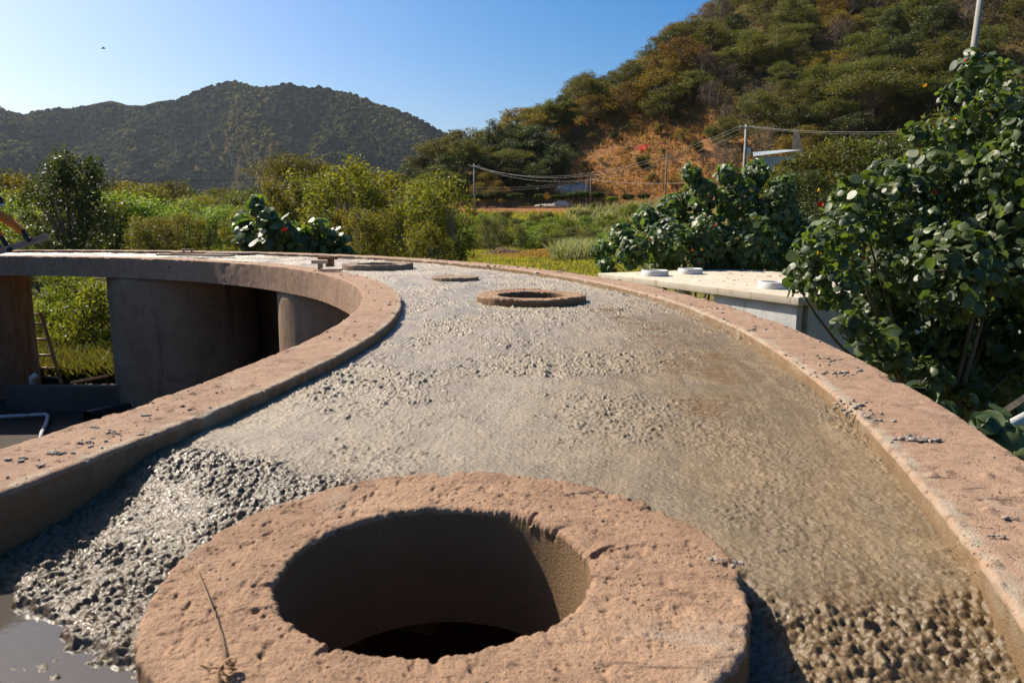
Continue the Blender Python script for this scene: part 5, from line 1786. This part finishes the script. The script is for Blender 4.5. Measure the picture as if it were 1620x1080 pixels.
def pole(name, label, px, Y, top_y, rad, mat, arm=1.2, arm_mat=None, base_z=None, lean=0.0, arms=1):
    X = gx(px, Y)
    top = atY(px, top_y, Y)
    z0 = gz(X, Y) - .3 if base_z is None else base_z
    t = thing(name, label, 'utility pole', (top[0], Y, z0))
    hh = top[2] - z0
    MB().tube([(0, 0, 0), (lean * .5, 0, hh * .5), (lean, 0, hh)], [rad * 1.25, rad * 1.1, rad * .9], 12).build('shaft', M[mat], t)
    for i in range(arms):
        za = hh - .35 - i * .9
        MB().box((lean, -.12, za), (arm, .10, .12), None, .01).build('crossarm', M[arm_mat or mat], t)
        for sx in (-.45, 0.02, .45):
            MB().tube([(lean + sx * arm, -.12, za + .06), (lean + sx * arm, -.12, za + .14), (lean + sx * arm, -.12, za + .22)], [.03, .06, .03], 8).build('insulator', M['white'], t)
    return t, top


pA, tA = pole('utility_pole', 'slim grey utility pole with a short arm at the left end of the road', 750, 112, 259, .13, 'palepole', 1.6)
YB = 74.0
pB, tB = pole('utility_pole', 'pale utility pole with a white transformer in front of the tin roofed shed', 1181, YB, 197, .15, 'palepole', 1.4, lean=.0)
zb = tB[2] - gz(tB[0], YB) + .3
MB().tube([(.32, 0, zb - 2.9), (.32, 0, zb - 2.85), (.32, 0, zb - 2.25), (.32, 0, zb - 2.2)], [.15, .20, .20, .14], 14).build('transformer', M['white'], pB)
MB().box((.16, 0, zb - 2.4), (.2, .06, .06)).build('bracket', M['polewood'], pB)
pR, tR = pole('utility_pole', 'dark wooden utility pole with two crossarms on the hill skyline', 1022, 182, 73, .17, 'polewood', 2.4, arms=2)
YD = 27.0
pD, tD = pole('utility_pole', 'thick concrete utility pole rising behind the largest hibiscus', 1531, YD, 60, .16, 'poleconc', .1)
for c_ in list(pD.children):
    if c_.name.startswith(('crossarm', 'insulator', 'shaft')): bpy.data.objects.remove(c_)
a_, b_ = atY(1522, 215, YD), atY(1559, -60, YD)
o_ = np.array(pD.location)
dir_ = (b_ - a_) / (b_[2] - a_[2])
foot3 = a_ + dir_ * (o_[2] - a_[2])
MB().tube([foot3 - o_, a_ - o_, b_ - o_], [.15, .125, .095], 16).build('shaft', M['poleconc'], pD)
arm0 = a_ + dir_ * .5
lamp = atY(1561, 196, YD)
MB().tube([arm0 - o_, (arm0 + lamp) / 2 - o_ + np.array([0, 0, .12]), lamp - o_ + np.array([0, 0, .12])], .025, 8).build('lamp_arm', M['poleconc'], pD)
MB().tube([lamp - o_ + np.array([0, 0, .14]), lamp - o_ + np.array([0, 0, .06]), lamp - o_ - np.array([0, 0, .12]), lamp - o_ - np.array([0, 0, .2])], [.08, .20, .20, .12], 14).build('lamp_head', M['white'], pD)
q = atY(1561, 204, YD)
MB().tube([q - o_ - np.array([0, 0, .02]), q - o_ - np.array([0, 0, .16])], [.13, .10], 12).build('lamp_lens', M['black'], pD)
for px_, Y_, ty, lb in ((935, 108, 279, 'thin wooden post beside the road, right of the road sign'), (928, 116, 285, 'thin second post close left of the wooden post by the road'), (1055, 92, 243, 'thin grey post on the slope left of the pale utility pole')):
    X_ = gx(px_, Y_); tp_ = atY(px_, ty, Y_); g_ = gz(X_, Y_)
    tag(MB().tube([(tp_[0], Y_, g_ - .2), (tp_[0], Y_, tp_[2])], .09, 8).build('post', M['polewood']), lb, 'post')
GC = 'pale cables strung over the road between the poles'
for i, (dz_, dx_) in enumerate(((0, -.6), (.02, .0), (-.30, .5))):
    a_ = tA + np.array([dx_, -.1, -.15 + dz_ - .1]); b_ = tB + np.array([dx_, -.1, -.12 + dz_ * .6])
    cable('pale cable sagging from the slim pole to the pole with the transformer', catenary(a_, b_, 3.0 + .2 * i), .012, 'wire', GC)
    e_ = atY(1470, 206, 60) + np.array([dx_ * .4, 0, dz_ * .5])
    cable('pale cable running from the transformer pole to the right behind the hibiscus', catenary(b_, e_, .35), .010, 'wire', GC)
pL = atY(-40, 268, 150)
cable('thin dark cable crossing in front of the far mountain', catenary(tA + np.array([0, 0, -.2]), pL, 2.2, 40), .05, 'darkwire')
tp1 = atY(935, 284, 108); tp0 = atY(750, 296, 112); tp2 = atY(1178, 283, YB)
GD = 'low pale cables above the clipped trees'
for dz_ in (0, -.5):
    cable('low pale cable over the clipped trees from the slim pole to the road post', catenary(tp0 + np.array([0, 0, dz_]), tp1 + np.array([0, 0, dz_ * .3]), .45), .016, 'wire', GD)
cable('low pale cable from the road post to the transformer pole', catenary(tp1, tp2, .5), .016, 'wire')
cable('dark cable crossing the bare slope just under the sagging pale cables', catenary(atY(905, 256, 125), atY(1178, 240, YB), .8), .018, 'darkwire')
cable('thin guy wire running down left from the thick concrete pole', np.array([atY(1552, 10, YD), atY(1512, 95, YD + 2), atY(1474, 175, YD + 4)]), .012, 'darkwire')

# road sign
X_ = gx(865, 113.6); g_ = gz(X_, 113.6)
rs = thing('road_sign', 'yellow diamond road sign on a thin post beside the clipped trees', 'road sign', (X_, 113.6, g_))
MB().tube([(0, 0, -.2), (0, 0, 2.3)], .04, 8).build('post', M['palepole'], rs)
MB().box((0, -.06, 1.75), (.85, .03, .85), roty(PI / 4), .01).build('sign_plate', M['signyellow'], rs)

# shed and brick wall on the slope
Ys = 84.0
sA, sB = atY(1192, 247, Ys), atY(1266, 238, Ys)
g_ = gz((sA[0] + sB[0]) / 2, Ys)
sh = thing('shed', 'small shed with a sloping tin roof on the lower hill behind the transformer pole', 'shed', ((sA[0] + sB[0]) / 2, Ys, sA[2]))
wl = sB[0] - sA[0]
V = [(-wl / 2, 0, -.05), (wl / 2, 0, .62), (wl / 2 - .4, 4.0, 1.0), (-wl / 2 + 1.2, 4.0, .75)]
nx = 40
Vr = []
for i in range(nx):
    t = i / (nx - 1)
    for s_ in (0, 1):
        p = (np.array(V[0]) * (1 - t) + np.array(V[1]) * t) * (1 - s_) + (np.array(V[3]) * (1 - t) + np.array(V[2]) * t) * s_
        Vr.append(p + np.array([0, 0, .04 * (i % 2)]))
Vr = np.array(Vr)
rf = MB().add(np.concatenate([Vr, Vr - np.array([0, 0, .03])]), np.concatenate([grid_faces(nx, 2), grid_faces(nx, 2)[:, ::-1] + len(Vr)])).build('tin_roof', M['tinroof'], sh, False)
MB().box((wl * .1, 1.8, -1.35), (wl * .72, 2.8, 2.7), None, .01).build('wall', M['greycement'], sh)
MB().box((wl * .28, .385, -1.5), (.9, .05, 1.9), None, .005).build('door', M['oldwood'], sh)
bA = atY(1262, 222, 92)
bw = thing('brick_wall', 'tapering brick wall stump on the slope above the tin roofed shed', 'brick wall', (bA[0], 92, bA[2] - 1.3))
V = [(-.75, -.2, -1), (1.0, -.2, -1), (-.05, -.2, 2.5), (-.65, -.2, 2.7), (-.55, .25, -1), (1.1, .2, -1), (.0, .2, 2.5), (-.5, .2, 2.7)]
MB().add(V, np.array([(0, 1, 2, 3), (5, 4, 7, 6), (4, 0, 3, 7), (1, 5, 6, 2), (3, 2, 6, 7), (4, 5, 1, 0)])).build('masonry', M['brick'], bw, False)


# rocks and brush pile
def boulder(label, px, py, Y, s, seed, sink=.3):
    r = np.random.default_rng(seed)
    bm = bmesh.new(); bmesh.ops.create_icosphere(bm, subdivisions=3, radius=1.0)
    for v in bm.verts:
        c = np.array(v.co)
        k = 1 + .35 * float(fbm(np.array([c[0] * 1.5 + seed]), np.array([c[1] * 1.5 + c[2] * 1.1]), seed, 3)[0])
        v.co = Vector((c[0] * s[0] * k, c[1] * s[1] * k, c[2] * s[2] * k))
    me = bpy.data.meshes.new('boulder'); bm.to_mesh(me); bm.free(); me.materials.append(M['rock'])
    X = gx(px, Y)
    return tag(obj('boulder', me, None, (X, Y, gz(X, Y) + s[2] * sink)), label, 'rock')


boulder('largest grey rock outcrop on the bare slope above the clipped trees', 903, 290, 128, (2.6, 1.6, 1.2), 81)
boulder('grey rock on the upper right of the rock outcrop', 918, 283, 130, (1.6, 1.2, .9), 82)
boulder('pale rock by the road behind the yellow sign', 868, 318, 121, (2.4, 1.0, .5), 83)
boulder('pale low rock right of the yellow sign', 886, 315, 121.5, (2.0, 1.0, .8), 84)
r_ = np.random.default_rng(91)
X_ = gx(795, 70); g_ = gz(X_, 70)
mb = MB()
for i in range(150):
    a = r_.uniform(-.7, .7) + (PI if r_.random() < .5 else 0); c = np.array([r_.normal() * .95, r_.normal() * .5, .1 + .75 * r_.random() ** 1.5])
    c[2] *= max(.2, 1 - abs(c[0]) / 2.0)
    d = np.array([math.cos(a), math.sin(a), r_.normal() * .18]) * r_.uniform(.35, .8)
    mb.tube([c - d, c + r_.normal(size=3) * .04, c + d], [.035, .03, .015], 5, False)
tag(mb.build('brush_pile', M['brush'], None, True, (X_, 70, g_)), 'pile of cut dry branches lying on the field beside the lone bush', 'brush pile')

# bird in the sky
bp = atY(163, 77, 70)
bd_ = thing('bird', 'small dark bird flying in the pale sky above the left mountain', 'bird', bp, .6)
MB().tube([(-.20, 0, 0), (-.12, 0, 0), (0, 0, .01), (.12, 0, .02), (.18, 0, .03), (.23, 0, .02)], [.01, .03, .05, .04, .03, .005], 10).build('body', M['black'], bd_)
for sy in (-1, 1):
    V = [(.08, sy * .03, .02), (-.06, sy * .03, .02), (.10, sy * .2, .11), (-.05, sy * .2, .10), (.02, sy * .42, .05), (-.06, sy * .40, .05)]
    V = np.array(V); V = np.concatenate([V, V - np.array([0, 0, .008])])
    q_ = np.array([(0, 1, 3, 2), (2, 3, 5, 4), (6, 8, 9, 7), (8, 10, 11, 9), (0, 2, 8, 6), (2, 4, 10, 8), (1, 7, 9, 3), (3, 9, 11, 5), (4, 5, 11, 10), (0, 6, 7, 1)])
    MB().add(V, q_).build('wing', M['black'], bd_)

# ------------------------------------------------------------------ air
def build_haze():
    m = bpy.data.materials.new('air')
    m.use_nodes = True
    nt = m.node_tree
    for n_ in list(nt.nodes):
        if n_.type != 'OUTPUT_MATERIAL': nt.nodes.remove(n_)
    v = nt.nodes.new('ShaderNodeVolumePrincipled')
    v.inputs['Color'].default_value = (.72, .84, 1.0, 1)
    v.inputs['Density'].default_value = .00003
    v.inputs['Anisotropy'].default_value = .2
    nt.links.new(v.outputs[0], nt.nodes['Material Output'].inputs['Volume'])
    me = bpy.data.meshes.new('haze')
    bm = bmesh.new(); bmesh.ops.create_cube(bm, size=1.0)
    for q_ in bm.verts:
        q_.co = Vector((q_.co.x * 9600, q_.co.y * 9600, 640 if q_.co.z > 0 else -12))
    bm.to_mesh(me); bm.free()
    me.materials.append(m)
    tag(obj('haze', me), 'thin bluish air over the whole valley', 'haze', kind='stuff')


build_haze()
